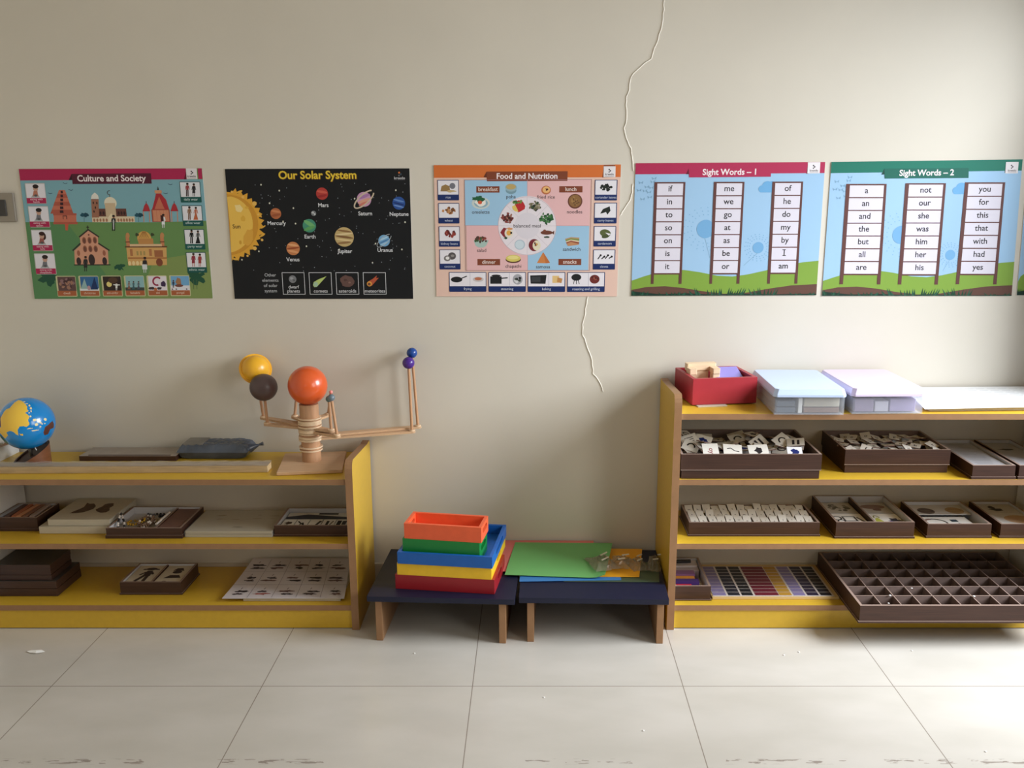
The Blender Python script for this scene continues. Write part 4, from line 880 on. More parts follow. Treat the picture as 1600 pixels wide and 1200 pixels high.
for i in range(n + 1):
    x = -0.002 + 0.905 * i / n
    for (y, z) in ((-0.001, 0.0004), (-0.001, 0.013), (0.000, 0.0245), (0.022, 0.0262), (0.046, 0.025), (0.048, 0.0004)):
        vs.append((x, y + (rr.uniform(-0.0016, 0.0004) if y < 0.01 else 0), z + (rr.uniform(-0.0008, 0.0020) if z > 0.02 else 0)))
wr_.add(vs, [(i * 6 + j, (i + 1) * 6 + j, (i + 1) * 6 + j + 1, i * 6 + j + 1) for i in range(n) for j in range(5)], FILM)
wr_.build('film', t)
# wrapped dark packet with a twisted end
t = thing('wrapped_packet', 'dark blue grey packet in crinkled plastic with one twisted end', 'packet', (-1.180, -0.066, Z3))
def pillow(lx, ly, lz, m, seed, nx=26, ny=10, amp=0.004):
    rr = random.Random(seed); mb = MB(); vs = []
    for side in (1, -1):
        for j in range(ny + 1):
            for i in range(nx + 1):
                u, v = i / nx, j / ny
                e = (1 - (2 * u - 1) ** 8) * (1 - (2 * v - 1) ** 8)
                z = lz * 0.5 + side * lz * 0.5 * max(0, e) ** 0.4 + (rr.uniform(-amp, amp) if 0 < i < nx and 0 < j < ny and side > 0 else 0)
                vs.append((u * lx, v * ly, max(0.0003, z)))
    N = (nx + 1) * (ny + 1)
    for s_ in (0, 1):
        for j in range(ny):
            for i in range(nx):
                f = (j * (nx + 1) + i + s_ * N, j * (nx + 1) + i + 1 + s_ * N, (j + 1) * (nx + 1) + i + 1 + s_ * N, (j + 1) * (nx + 1) + i + s_ * N)
                mb.add([vs[k] for k in (f if s_ == 0 else f[::-1])], [(0, 1, 2, 3)], m)
    return mb
PKT = mat('blue_grey_film', (70, 78, 92), 0.22, 0.6, 0.35, 14, (1, 3, 1), bump=0.25)
pillow(0.235, 0.100, 0.050, PKT, 8, amp=0.0022).build('packet', t)
pl = MB(); pl.box(0.018, 0.085, 0.012, 0.085, 0.030, 0.0530, mat('grey_label_card', (120, 116, 110), 0.4, 0.4, 0.15, 20)); pl.build('grey_insert', t, 0.004)
tw = MB(); tw.cyl((0.228, 0.050, 0.026), (0.258, 0.056, 0.036), 0.016, PKT, 0.003, 10); tw.cyl((0.256, 0.056, 0.036), (0.272, 0.058, 0.040), 0.003, PKT, 0.007, 10)
tw.build('twisted_end', t)
fl = MB(); fl.cyl((-0.028, 0.03, 0.004), (0.012, 0.045, 0.022), 0.003, FILM, 0.018, 10); fl.build('film_tail', t)

# ------------------------------------------------------------------ planet model
ORR = thing('planet_model', 'wooden solar system model with an orange sun ball and planets on swinging arms', 'solar system model', (-0.722, -0.105, Z3))
mb = MB(); bt = R(8)
mb.obox((0.006, -0.012, 0.0062), 0.203, 0.205, 0.012, BEECH, RZ(bt)); mb.build('base_plate', ORR, 0.0025)
MB().cyl((0, 0, 0.012), (0, 0, 0.202), 0.0305, BEECHD, n=40).build('column', ORR, 0.001)
rg = MB()
for k, z in enumerate((0.048, 0.058, 0.104, 0.114, 0.146, 0.154)): rg.ring((0, 0, 0), 0.0307, 0.0365 + 0.001 * (k % 2), z, z + 0.004, PALE)
rg.build('spacer_rings', ORR)
MB().sphere((0, 0, 0.2625), 0.0625, mat('orange_paint', (218, 90, 38), 0.28, 0.5, coat=0.3), 48, 24).build('sun', ORR)
def arm(z, end, rod_top, r_ball, col, label, ring=False, rod_r=0.0047):
    ex, ey = end; d = Vector((ex, ey, 0)); L = d.length; a = math.atan2(ey, ex)
    m3 = RZ(a); mb = MB(); n = 10
    w0, w1, t = 0.016, 0.0115, 0.007
    out = [(0.028, -w0), (L, -w1)] + [(L + w1 * math.sin(math.pi * k / n), -w1 * math.cos(math.pi * k / n)) for k in range(1, n)] + [(L, w1), (0.028, w0)]
    mb.prism(out, lambda p, q: tuple(m3 @ Vector((p[0], p[1], q))), z, z + t, BEECH)
    mb.ring((0, 0, 0), 0.0307, 0.0375, z, z + t, PALE, 36)
    mb.cyl((ex, ey, z + t), (ex, ey, z + t + 0.004), w1 * 0.9, PALE)
    ao = mb.build('arm', ORR)
    tip = Vector(rod_top)
    MB().cyl((ex, ey, z + t), tip, rod_r, BEECHD, n=12).build('rod', ao)
    if r_ball:
        c = tip + (tip - Vector((ex, ey, z))).normalized() * (r_ball * 0.85)
        b = MB(); b.sphere(c, r_ball, col, 32, 16)
        p = b.build('planet', ao); p['label'] = label
        if ring:
            k = MB(); q = Matrix.Rotation(R(58), 3, 'X') @ Matrix.Rotation(R(24), 3, 'Y')
            n = 40; vs = []
            for rr_, zz in ((r_ball * 0.96, -0.002), (r_ball * 1.17, -0.002), (r_ball * 1.17, 0.002), (r_ball * 0.96, 0.002)):
                vs += [c + q @ Vector((rr_ * math.cos(2 * math.pi * i / n), rr_ * math.sin(2 * math.pi * i / n), zz)) for i in range(n)]
            k.add(vs, [(e * n + i, e * n + (i + 1) % n, ((e + 1) % 4) * n + (i + 1) % n, ((e + 1) % 4) * n + i) for e in range(4) for i in range(n)], col)
            k.build('planet_ring', ao)
    return ao
def OL(x, y, z): return (x + 0.722, y + 0.105, z - Z3)
arm(0.082, OL(-0.403, -0.022, 0)[:2], OL(-0.4075, -0.022, 0.808), 0.0200, mat('purple_paint', (72, 36, 130), 0.25), 'purple planet ball')
arm(0.090, OL(-0.387, 0.008, 0)[:2], OL(-0.399, 0.008, 0.838), 0.0175, mat('deep_blue_paint', (18, 66, 140), 0.25), 'blue planet ball')
arm(0.118, OL(-0.873, -0.062, 0)[:2], OL(-0.875, -0.065, 0.715), 0.0445, mat('brown_paint', (84, 66, 64), 0.4), 'dark brown planet ball')
arm(0.124, OL(-0.903, -0.002, 0)[:2], OL(-0.912, -0.012, 0.765), 0.0450, mat('yellow_paint', (236, 176, 44), 0.3), 'yellow planet ball with a ring', True)
arm(0.110, OL(-0.619, -0.176, 0)[:2], OL(-0.630, -0.178, 0.735), 0.0115, mat('grey_blue_paint', (104, 118, 126), 0.35), 'small grey planet ball')
arm(0.120, OL(-0.643, -0.150, 0)[:2], OL(-0.645, -0.150, 0.725), 0.0105, mat('grey_green_paint', (84, 112, 108), 0.35), 'small grey green planet ball')
arm(0.142, OL(-0.678, -0.030, 0)[:2], OL(-0.666, -0.032, 0.724), 0.0060, mat('pink_paint', (240, 150, 140), 0.35), 'tiny pink planet ball')
arm(0.136, OL(-0.789, -0.035, 0)[:2], OL(-0.777, -0.035, 0.725), 0.0090, mat('red_brown_paint', (170, 90, 60), 0.35), 'small planet ball behind the sun')

# ------------------------------------------------------------------ trays and boxes on the boards, and what they hold
def top_art(quad, corners, W, H, th=0.0001, base=0.0002):
    """print lying on a horizontal face: corners = TL TR BR BL as world (x, y, z)"""
    P = [Vector(c) for c in corners]
    def place(u, v, d):
        p = (P[0] * (1 - u) + P[1] * u) * (1 - v) + (P[3] * (1 - u) + P[2] * u) * v
        return (p.x, p.y, p.z + d)
    return Art(quad, place, W, H, th, base)
def dark_box(name, label, cat, x0, x1, yf, yb, z, h, lid=0.008, t=0.007, inner=LINER, div=(), rz=0.0, group=None, base=None, over=0.003):
    """wooden box, open on top, standing in its own upturned lid"""
    o = thing(name, label, cat, (x0, yf, z), rz, group); w, d = x1 - x0, yb - yf
    MB().tray(0, w, 0, d, lid * 0.5, h, t, 0.006, BRN, BRNRIM, inner, base).build('box_body', o)
    if lid: MB().tray(-over, w + over, -over, d + over, 0, lid, over - 0.0006, lid * 0.4, BRN, BRNRIM).build('lid', o)
    for kind, p in div:
        mb = MB()
        if kind == 'x': mb.box(p - 0.003, p + 0.003, t, d - t, 0.006, h - 0.002, BRN, BRNRIM)
        else: mb.box(t, w - t, p - 0.0025, p + 0.0025, 0.006, h - 0.004, inner, BRNRIM)
        mb.build('divider', o)
    return o
def card(name, label, cat, corners, group, draw=None, th=0.0025, m=None, quad=((0, 0), (100, 0), (100, 100), (0, 100)), inner=None):
    """a small printed board; corners TL TR BR BL of its upper face in world space"""
    P = [Vector(c) for c in corners]; c0 = sum(P, Vector()) / 4; n = (P[1] - P[0]).cross(P[3] - P[0]).normalized()
    if n.z < 0: n = -n
    mb = MB(); vs = [p - c0 for p in P] + [p - c0 - n * th for p in P]
    mb.add(vs, [(3, 2, 1, 0), (4, 5, 6, 7), (0, 1, 5, 4), (1, 2, 6, 5), (2, 3, 7, 6), (3, 0, 4, 7)], m or WHITE)
    if draw:
        def place(u, v, d):
            p = (P[0] * (1 - u) + P[1] * u) * (1 - v) + (P[3] * (1 - u) + P[2] * u) * v - c0 + n * d
            return tuple(p)
        A = Art(quad, place, (P[1] - P[0]).length * 1000, (P[3] - P[0]).length * 1000, 0.00012, 0.0002); A.mb = mb; draw(A)
    o = mb.build(name); o.location = c0; tag(o, label, cat, group); return o
def flat(x0, x1, y0, y1, z): return [(x0, y1, z), (x1, y1, z), (x1, y0, z), (x0, y0, z)]
DKP = (66, 48, 44)

# ---- middle board of the low shelf
dark_box('storage_tray', 'dark brown tray of wooden strips at the left end of the middle board', 'tray', -1.752, -1.614, -0.160, -0.022, Z2, 0.045)
strip_cols = [((150, 152, 160), 'flat grey strip'), ((92, 66, 58), 'dark brown strip'), ((176, 104, 66), 'reddish wooden strip'), ((196, 136, 96), 'light wooden strip'), ((134, 92, 70), 'brown strip'), ((150, 128, 116), 'greyish wooden strip')]
for k, (c, nm) in enumerate(strip_cols):
    mb = MB(); x = -1.738 + k * 0.0195
    mb.obox((0, 0, 0), 0.015, 0.112, 0.036, mat('strip_wood_%d' % k, c, 0.5, 0.4, 0.1, 20, (8, 1, 8)), RZ(R(-2 + k % 3 * 2)))
    o = mb.build('wooden_strip', bevel=0.0008); o.location = (x, -0.091, Z2 + 0.0285)
    tag(o, nm + ' in the tray at the left end of the middle board', 'wooden strip', 'strips in the brown tray')
# two pale boards, the upper with a dark leaf inlay
o = MB().box(-0.1145, 0.1095, 0, 0.205, 0, 0.024, PLY).build('puzzle_board', bevel=0.002); o.location = (-1.482, -0.186, Z2); tag(o, 'pale wooden board lying under the leaf puzzle board', 'puzzle board')
t = thing('puzzle_board', 'pale wooden puzzle board with a dark leaf and butterfly wing inlay', 'puzzle board', (-1.470, -0.178, Z2 + 0.024))
MB().box(-0.100, 0.102, 0, 0.198, 0, 0.022, PLY).build('board', t, 0.0022)
A = top_art([(580, 165), (1035, 170), (790, 370), (330, 345)], [(-0.100, 0.198, 0.022), (0.102, 0.198, 0.022), (0.102, 0, 0.022), (-0.100, 0, 0.022)], 202, 198, 0.0003)
ING = mat('dark_inlay', (88, 66, 48), 0.55, 0.3, 0.3, 60)
A.poly([(495, 296), (530, 278), (570, 262), (610, 242), (640, 204), (655, 214), (690, 212), (700, 236), (676, 262), (640, 276), (600, 290), (540, 296)], ING, 1); A.done('inlay', t)
A.poly([(692, 268), (720, 254), (750, 240), (770, 222), (800, 214), (842, 212), (838, 236), (804, 256), (800, 280), (770, 298), (726, 300), (698, 286)], ING, 1); A.done('inlay', t)
# tray of chains
dark_box('storage_tray', 'dark brown tray holding bead chains, standing on its lid', 'tray', -1.361, -1.121, -0.222, -0.026, Z2, 0.034, 0.011, div=(('x', 0.155),))
o = MB().box(0, 0.072, 0, 0.176, 0, 0.006, mat('reddish_lid_board', (120, 88, 78), 0.5, 0.4, 0.15, 20, (1, 6, 1))).build('lid_board'); o.location = (-1.2015, -0.212, Z2 + 0.0235); tag(o, 'reddish brown board filling one side of the chain tray', 'board')
def chain(name, label, pts, r, cols, wire=0.0007, gap=1.9):
    P = [Vector(p) for p in pts]; t = thing(name, label, 'chain', P[0], 0, 'chains in the tray')
    dense = []
    for a, b in zip(P, P[1:]):
        n = max(1, int((b - a).length / (r * gap))); dense += [a.lerp(b, i / n) for i in range(n)]
    dense.append(P[-1]); mb = MB()
    for i, p in enumerate(dense): mb.sphere(p - P[0], r, cols[(i // 2) % len(cols)], 8, 5)
    mb.build('beads', t); MB().tube([p - P[0] for p in dense], wire, CHROME, 4).build('wire', t); return t
CB, CW = mat('black_bead', (34, 30, 30), 0.3), mat('white_bead', (226, 216, 206), 0.3); CG = mat('gold_bead', (190, 148, 40), 0.3, 0.6, metal=0.3); CBR = mat('brown_bead', (120, 92, 70), 0.4)
zc = Z2 + 0.012
chain('bead_chain', 'black and white bead chain hanging over the corner of the tray', [(-1.338, -0.195, zc + 0.006), (-1.345, -0.165, zc + 0.030), (-1.352, -0.130, zc + 0.036), (-1.336, -0.150, zc + 0.016), (-1.318, -0.188, zc + 0.008), (-1.296, -0.202, zc + 0.008), (-1.275, -0.204, zc + 0.007)], 0.0040, [CB, CW])
chain('bead_chain', 'coil of gold beads in the chain tray', [(-1.318 + 0.020 * math.cos(k * 0.8) + 0.003 * k, -0.145 + 0.024 * math.sin(k * 0.8), zc + 0.006 + 0.0012 * k) for k in range(10)], 0.0042, [CG])
chain('bead_chain', 'heap of brown and cream beads in the middle of the tray', [(-1.268 + 0.030 * math.cos(k * 1.1) * (1 - k * .02), -0.140 + 0.040 * math.sin(k * 1.1), zc + 0.004 + 0.0008 * k) for k in range(22)], 0.0036, [CBR, CBR, CW, CBR])
chain('bead_chain', 'dark grey bead chain at the back of the tray', [(-1.300 + 0.034 * k / 3 + 0.01 * math.sin(k * 2.1), -0.065 + 0.014 * math.cos(k * 1.7), zc + 0.004 + 0.0012 * (k % 4)) for k in range(10)], 0.0046, [mat('grey_bead', (74, 78, 88), 0.3), CB])
for k, (y0, y1, nm) in enumerate(((-0.178, -0.146, 'short white rod lying against the divider of the chain tray'), (-0.140, -0.074, 'longer white rod lying against the divider of the chain tray'))):
    o = MB().cyl((0, 0, 0), (0.002, y1 - y0, 0.001), 0.0042, CW, n=12).build('white_rod'); o.location = (-1.2185, y0, Z2 + 0.030); tag(o, nm, 'rod')
# cream wrapped puzzle boards
t = thing('puzzle_board', 'cream wooden board with faint pictures, wrapped in film between two dark trays', 'puzzle board', (-1.1135, -0.214, Z2))
MB().box(0, 0.279, 0, 0.190, 0, 0.0095, PLY).build('lower_board', t, 0.001); MB().box(0.001, 0.278, 0.001, 0.189, 0.0100, 0.020, PLY).build('upper_board', t, 0.0015)
A = top_art([(250, 265), (790, 270), (720, 415), (75, 405)], [(0.001, 0.189, 0.020), (0.278, 0.189, 0.020), (0.278, 0.001, 0.020), (0.001, 0.001, 0.020)], 278, 189, 0.0002)
for x, y, w, h, s_ in ((345, 300, 26, 9, 1), (340, 322, 30, 5, 2), (370, 298, 16, 8, 3), (450, 325, 30, 5, 4), (595, 322, 34, 5, 5), (710, 305, 36, 5, 6), (700, 322, 22, 5, 7), (460, 380, 36, 12, 8), (610, 300, 14, 7, 9)): A.blob(x, y, w, h, (156, 144, 120), 1, s_, .3)
A.done('printed_pictures', t); MB().box(-0.001, 0.280, -0.001, 0.191, 0.0002, 0.0206, FILM).build('film', t)
# tray of silhouette cards
dark_box('storage_tray', 'dark brown tray of black silhouette cards against the side panel', 'tray', -0.829, -0.590, -0.206, -0.043, Z2, 0.036, 0.006)
card('picture_card', 'large slate blue triangle card at the back of the silhouette tray', 'card', flat(-0.818, -0.600, -0.115, -0.055, Z2 + 0.022), 'cards in the silhouette tray', lambda A: (A.poly([(0, 62), (30, 26), (100, 70), (100, 100), (0, 100)], (62, 66, 82), 1), A.line([(46, 16), (76, 18)], 6, (50, 46, 48), 1)))
def sil(k):
    def f(A):
        if k == 0: A.blob(50, 45, 32, 26, DKP, 1, 3, .3); A.blob(40, 70, 18, 14, DKP, 1, 6, .3)
        if k == 1: A.line([(14, 24), (56, 60)], 14, (28, 26, 28), 1); A.line([(56, 40), (80, 88)], 16, (28, 26, 28), 1); A.line([(30, 80), (60, 44)], 10, (28, 26, 28), 1)
        if k == 2: A.line([(10, 84), (60, 84)], 10, (30, 28, 30), 1); A.line([(60, 86), (88, 20)], 22, (30, 28, 30), 1)
        if k == 3: A.rect(30, 20, 52, 84, (30, 28, 30), 1); A.line([(62, 84), (82, 20)], 10, (90, 70, 60), 1)
        if k == 4: A.rect(10, 16, 44, 84, (28, 28, 34), 1); A.rect(52, 20, 86, 64, (56, 60, 72), 1)
    return f
nmk = ('rounded dark blot', 'crossed dark strokes', 'dark hook', 'dark upright bar', 'two dark blocks')
for k in range(5): card('picture_card', 'white card with ' + nmk[k] + ' in the front row of the silhouette tray', 'card', flat(-0.817 + k * 0.0435, -0.777 + k * 0.0435, -0.196, -0.122, Z2 + 0.025), 'cards in the silhouette tray', sil(k))

# ---- bottom board of the low shelf
for k, (x1, yf, yb, z, h, lab) in enumerate(((-1.551, -0.204, -0.050, Z1, 0.052, 'lower of two large dark brown boxes on the bottom board'), (-1.570, -0.194, -0.066, Z1 + 0.052, 0.054, 'upper of two large dark brown boxes on the bottom board'))):
    t = thing('storage_box', lab, 'box', (-1.753, yf, z), 0)
    w, d = x1 + 1.753, yb - yf
    n = 2 if k == 0 else 3
    for j in range(n):
        a, b = h * j / n, h * (j + 1) / n; e = 0.0015 * (j % 2)
        MB().box(0, w - e, e, d, a + 0.0004, b, BRN, BRN if j < n - 1 else mat('dark_box_top', (66, 62, 58), 0.3, 0.5, 0.12, 20)).build('box_layer', t, 0.0008)
dark_box('storage_tray', 'small dark brown tray with two figure cards on the bottom board', 'tray', -1.352, -1.152, -0.190, -0.039, Z1, 0.043, 0.005, div=(('x', 0.100),))
def fig1(A):
    A.ell(56, 20, 22, 12, DKP, 1); A.ell(32, 22, 9, 6, DKP, 1); A.ell(80, 22, 9, 6, DKP, 1); A.poly([(46, 30), (68, 30), (74, 62), (44, 62)], DKP, 1); A.line([(46, 38), (30, 56)], 9, DKP, 1); A.line([(68, 38), (80, 52)], 9, DKP, 1); A.line([(50, 60), (34, 92)], 14, DKP, 1); A.line([(64, 60), (66, 92)], 14, DKP, 1)
def fig2(A):
    A.poly([(34, 30), (44, 16), (66, 14), (78, 30)], DKP, 1); A.ell(56, 38, 18, 14, DKP, 1); A.poly([(22, 74), (40, 56), (74, 56), (88, 72)], DKP, 1); A.ell(36, 92, 8, 4, DKP, 1)
card('picture_card', 'card with a dark standing figure cut-out in the small tray', 'card', flat(-1.343, -1.257, -0.181, -0.048, Z1 + 0.037), 'cards in the small tray', fig1, 0.004, mat('cream_card', (206, 196, 176), 0.5))
card('picture_card', 'card with a dark head and shoulders cut-out in the small tray', 'card', flat(-1.247, -1.161, -0.181, -0.048, Z1 + 0.037), 'cards in the small tray', fig2, 0.004, mat('cream_card', (206, 196, 176), 0.5))
# printed sheet on a board
t = thing('puzzle_board', 'pale board under the printed picture sheet on the bottom board', 'puzzle board', (-0.935, -0.238, Z1))
MB().box(0, 0.315, 0, 0.24, 0, 0.011, PLY).build('board', t, 0.001)
SHW = mat('grey_white_sheet', (206, 198, 200), 0.3)
PS = [(-1.000, -0.246), (-0.606, -0.246), (-0.640, 0.024), (-0.982, 0.024)]
def plift(u, v): return 0.020 * v * v + 0.0012
mb = sheet_mb(PS, Z1 + 0.0114, 0.0008, SHW, 14, plift)
def pplace(u, v, d):
    v = 1 - v; a = Vector(PS[0]).lerp(Vector(PS[1]), u); b = Vector(PS[3]).lerp(Vector(PS[2]), u); p = a.lerp(b, v)
    return (p.x, p.y, Z1 + 0.0122 + plift(u, v) + d)
A = Art(((0, 0), (500, 0), (500, 300), (0, 300)), pplace, 394, 270, 0.0001, 0.0006); A.mb = mb
for k in range(1, 5): A.line([(k * 100, 6 + j * 24) for j in range(13)], 1.6, (150, 140, 146), 1)
for y in (96, 196): A.line([(j * 50, y) for j in range(11)], 1.6, (150, 140, 146), 1)
rr = random.Random(5)
for r_, y in enumerate((58, 150, 252)):
    for k in range(5):
        for j in range(2): A.blob(52 + k * 100 + rr.uniform(-8, 8), y + j * 20 - 6, rr.uniform(20, 34), 8, ((60, 50, 54), (84, 72, 76), (120, 90, 88))[(k + j) % 3] if not (r_ == 2 and k == 1 and j == 1) else (176, 96, 90), 1, r_ * 10 + k + j, .45, 16)
        A.line([(52 + k * 100, y - 34), (48 + k * 100, y - 22)], 3, (90, 80, 84), 1)
o = mb.build('picture_sheet'); tag(o, 'large laminated sheet with a grid of small pictures leaning on the board', 'printed sheet')
# ---- top board of the tall shelf
RED = mat('red_box_paint', (158, 40, 50), 0.42, 0.4, 0.05, 30)
ra = R(8.5)
t = thing('wooden_box', 'open red wooden box on the tall shelf holding a wooden block and purple packs', 'box', (0.503, -0.170, Z4 + 0.003), ra)
fb = MB(); fb.box(0, 0.212, 0, 0.012, 0, 0.084, RED); fb.build('front_board', t, 0.0012); MB().box(0, 0.212, 0.172, 0.184, 0, 0.084, RED).build('back_board', t, 0.0012)
for x in (0, 0.200): MB().box(x, x + 0.012, 0.012, 0.172, 0, 0.084, RED).build('end_board', t, 0.0008)
MB().box(0.012, 0.200, 0.012, 0.172, 0.001, 0.008, RED).build('box_floor', t)
o = MB().box(0, 0.095, 0, 0.12, 0, 0.0026, PLY).build('thin_slip'); o.location = (0.520, -0.186, Z4); o.rotation_euler = (0, 0, ra); tag(o, 'thin pale wooden slip peeping out under the red box', 'wooden slip')
q = RZ(ra) @ RX(R(16))
t = thing('wooden_block', 'pale wooden bridge shaped block standing up in the red box', 'wooden block', (0.555, -0.070, Z4 + 0.012), ra)
mb = MB(); mb.box(-0.050, 0.050, 0.020, 0.046, 0.076, 0.102, PALE); mb.build('cross_bar', t, 0.004)
for x in (-0.040, 0.038): MB().box(x - 0.012, x + 0.012, -0.016, 0.0195, 0.072, 0.091, PALE).build('foot', t, 0.002)
MB().box(0.026, 0.050, -0.014, 0.016, 0, 0.0715, PALE).build('upright', t, 0.002); MB().box(-0.046, 0.024, 0.020, 0.040, 0, 0.0755, PALE).build('back_plate', t, 0.002)
LIL = mat('lilac_pack', (104, 92, 180), 0.22, 0.5); LILD = mat('dark_purple_pack', (56, 44, 96), 0.25); LILW = mat('pale_violet_pack', (138, 128, 196), 0.25)
for k, (dy, dz, c, nm) in enumerate(((0, 0, LILD, 'dark purple pack, lowest of the leaning packs in the red box'), (0.003, 0.0125, LIL, 'violet pack in the middle of the leaning packs in the red box'), (0.006, 0.025, LILW, 'pale violet pack on top of the leaning packs in the red box'))):
    mb = MB(); mb.obox((0, 0, 0), 0.090, 0.094, 0.0100, c, RX(R(20)))
    o = mb.build('card_pack', bevel=0.002); o.location = (0.637, -0.060 + dy, Z4 + 0.050 + dz); o.rotation_euler = (0, 0, ra); tag(o, nm, 'pack of cards', 'purple packs in the red box')
def clear_box(label, x0, x1, yf, yb, lidm, rz, h=0.062, lh=0.018, film=True):
    t = thing('plastic_box', label, 'plastic box', (x0, yf, Z4), rz, 'clear plastic boxes on the tall shelf'); w, d = x1 - x0, yb - yf
    MB().tray(0.004, w - 0.004, 0.004, d - 0.004, 0.0004, h, 0.0022, 0.002, CLEARBOX).build('box_body', t, 0.0012)
    mb = MB(); c = 0.010; H = h + lh
    def rr_(x0_, x1_, y0_, y1_, c_): return [(x0_ + c_, y0_), (x1_ - c_, y0_), (x1_, y0_ + c_), (x1_, y1_ - c_), (x1_ - c_, y1_), (x0_ + c_, y1_), (x0_, y1_ - c_), (x0_, y0_ + c_)]
    a = rr_(-0.001, w + 0.001, -0.001, d + 0.001, c); b = rr_(0.005, w - 0.005, 0.005, d - 0.005, c)
    mb.prism(a, lambda p, z: (p[0], p[1], z), h - 0.006, h, lidm); n = len(a)
    vs = [(x, y, h + 0.0002) for x, y in a] + [(x * 0.0 + bx, by, H) for (x, y), (bx, by) in zip(a, b)]
    mb.add(vs, [(i, (i + 1) % n, (i + 1) % n + n, i + n) for i in range(n)] + [tuple(range(n, 2 * n))], lidm)
    mb.build('lid', t, 0.0012)
    return t
LB = mat('pale_blue_lid', (196, 212, 240), 0.22, 0.5, alpha=0.90); LP = mat('pale_pink_lid', (224, 208, 234), 0.22, 0.5, alpha=0.90)
clear_box('clear plastic box with a pale blue lid beside the red box', 0.728, 0.946, -0.283, 0.020, LB, R(-1.0))
clear_box('clear plastic box with a pale pink lid between the blue lidded box and the papers', 0.966, 1.190, -0.276, 0.020, LP, R(1.2))
def lump(name, label, cat, x0, x1, y0, y1, z0, z1, m, bev=0.002, group='things inside the clear boxes'):
    o = MB().box(0, x1 - x0, 0, y1 - y0, 0, z1 - z0, m).build(name, bevel=bev); o.location = (x0, y0, z0); return tag(o, label, cat, group)
SLT = mat('slate_grey_plastic', (96, 104, 114), 0.35)
lump('grey_bar', 'slate grey bar, lower of two in the blue lidded box', 'bar', 0.742, 0.800, -0.268, -0.05, Z4 + 0.004, Z4 + 0.020, SLT)
lump('grey_bar', 'slate grey bar, upper of two in the blue lidded box', 'bar', 0.743, 0.799, -0.266, -0.05, Z4 + 0.0225, Z4 + 0.040, SLT)
lump('white_divider', 'upright white strip in the blue lidded box', 'strip', 0.806, 0.818, -0.272, -0.06, Z4 + 0.004, Z4 + 0.050, WHITE, 0.001)
lump('cream_card_pack', 'cream card pack lying in the blue lidded box', 'pack of cards', 0.824, 0.932, -0.268, -0.06, Z4 + 0.022, Z4 + 0.050, PLY)
lump('brown_board', 'brown board under the cream pack in the blue lidded box', 'board', 0.824, 0.932, -0.268, -0.06, Z4 + 0.004, Z4 + 0.020, mat('mid_brown_board', (140, 112, 96), 0.5))
lump('violet_pack', 'grey violet pack in the pink lidded box', 'pack of cards', 0.982, 1.040, -0.258, -0.06, Z4 + 0.004, Z4 + 0.044, mat('grey_violet', (150, 132, 158), 0.4))
lump('pale_pack', 'pale grey pack in the middle of the pink lidded box', 'pack of cards', 1.044, 1.086, -0.256, -0.06, Z4 + 0.004, Z4 + 0.036, mat('pale_grey_pack', (206, 200, 212), 0.4))
lump('lilac_pack', 'lilac pack at the far side of the pink lidded box', 'pack of cards', 1.092, 1.170, -0.252, -0.06, Z4 + 0.004, Z4 + 0.042, mat('lilac_grey', (176, 160, 196), 0.4))
PP = [(1.200, -0.252), (1.660, -0.232), (1.660, 0.030), (1.245, 0.026)]
mb = sheet_mb(PP, Z4 + 0.0105, 0.0012, PAPER, 12, lambda u, v: 0.004 * u + 0.004 * v)
def p2(u, v, d):
    v = 1 - v; a = Vector(PP[0]).lerp(Vector(PP[1]), u); b = Vector(PP[3]).lerp(Vector(PP[2]), u); p = a.lerp(b, v); return (p.x, p.y, Z4 + 0.0117 + 0.004 * u + 0.004 * v + d)
A = Art(((0, 0), (500, 0), (500, 200), (0, 200)), p2, 420, 190, 0.0001, 0.0004); A.mb = mb
for k in range(9):
    for j in range(8): A.line([(150 + j * 44 + k * 2, 24 + k * 18), (184 + j * 44 + k * 2, 24 + k * 18)], 2.5, (206, 208, 214), 1)
o = mb.build('paper_sheet'); tag(o, 'large white printed sheet lying flat at the bright end of the tall shelf', 'paper')
o = MB().box(0, 0.385, 0, 0.165, 0, 0.0095, PLY).build('backing_board', bevel=0.001); o.location = (1.222, -0.236, Z4); o.rotation_euler = (0, 0, R(2.5)); tag(o, 'thin board underneath the white printed sheet', 'board')

# ---- second board of the tall shelf: boxes of word and letter cards
def stacked_box(name, label, x0, x1, yf, yb, z, h):
    o = thing(name, label, 'box', (x0, yf, z)); w, d = x1 - x0, yb - yf; b = h * 0.36
    MB().tray(0.003, w - 0.004, 0.003, d - 0.003, 0.0005, b + 0.001, 0.006, 0.005, BRN, BRNRIM).build('lid', o)
    MB().tray(0, w, 0, d, b, h, 0.007, 0.005, BRN, BRNRIM, LINERB).build('box_body', o)
    MB().box(-0.0004, w + 0.0004, -0.0006, 0.0, b - 0.0006, b + 0.0012, BRNRIM).build('edge_line', o); return o
stacked_box('storage_box', 'large dark brown box heaped with white word cards', 0.459, 0.893, -0.262, 0.026, Z3, 0.080)
stacked_box('storage_box', 'dark brown box heaped with small letter tiles', 0.986, 1.318, -0.202, 0.026, Z3, 0.076)
def oyd(A): A.text('oy', 52, 56, 44, (150, 40, 50), 1, .01, 90)
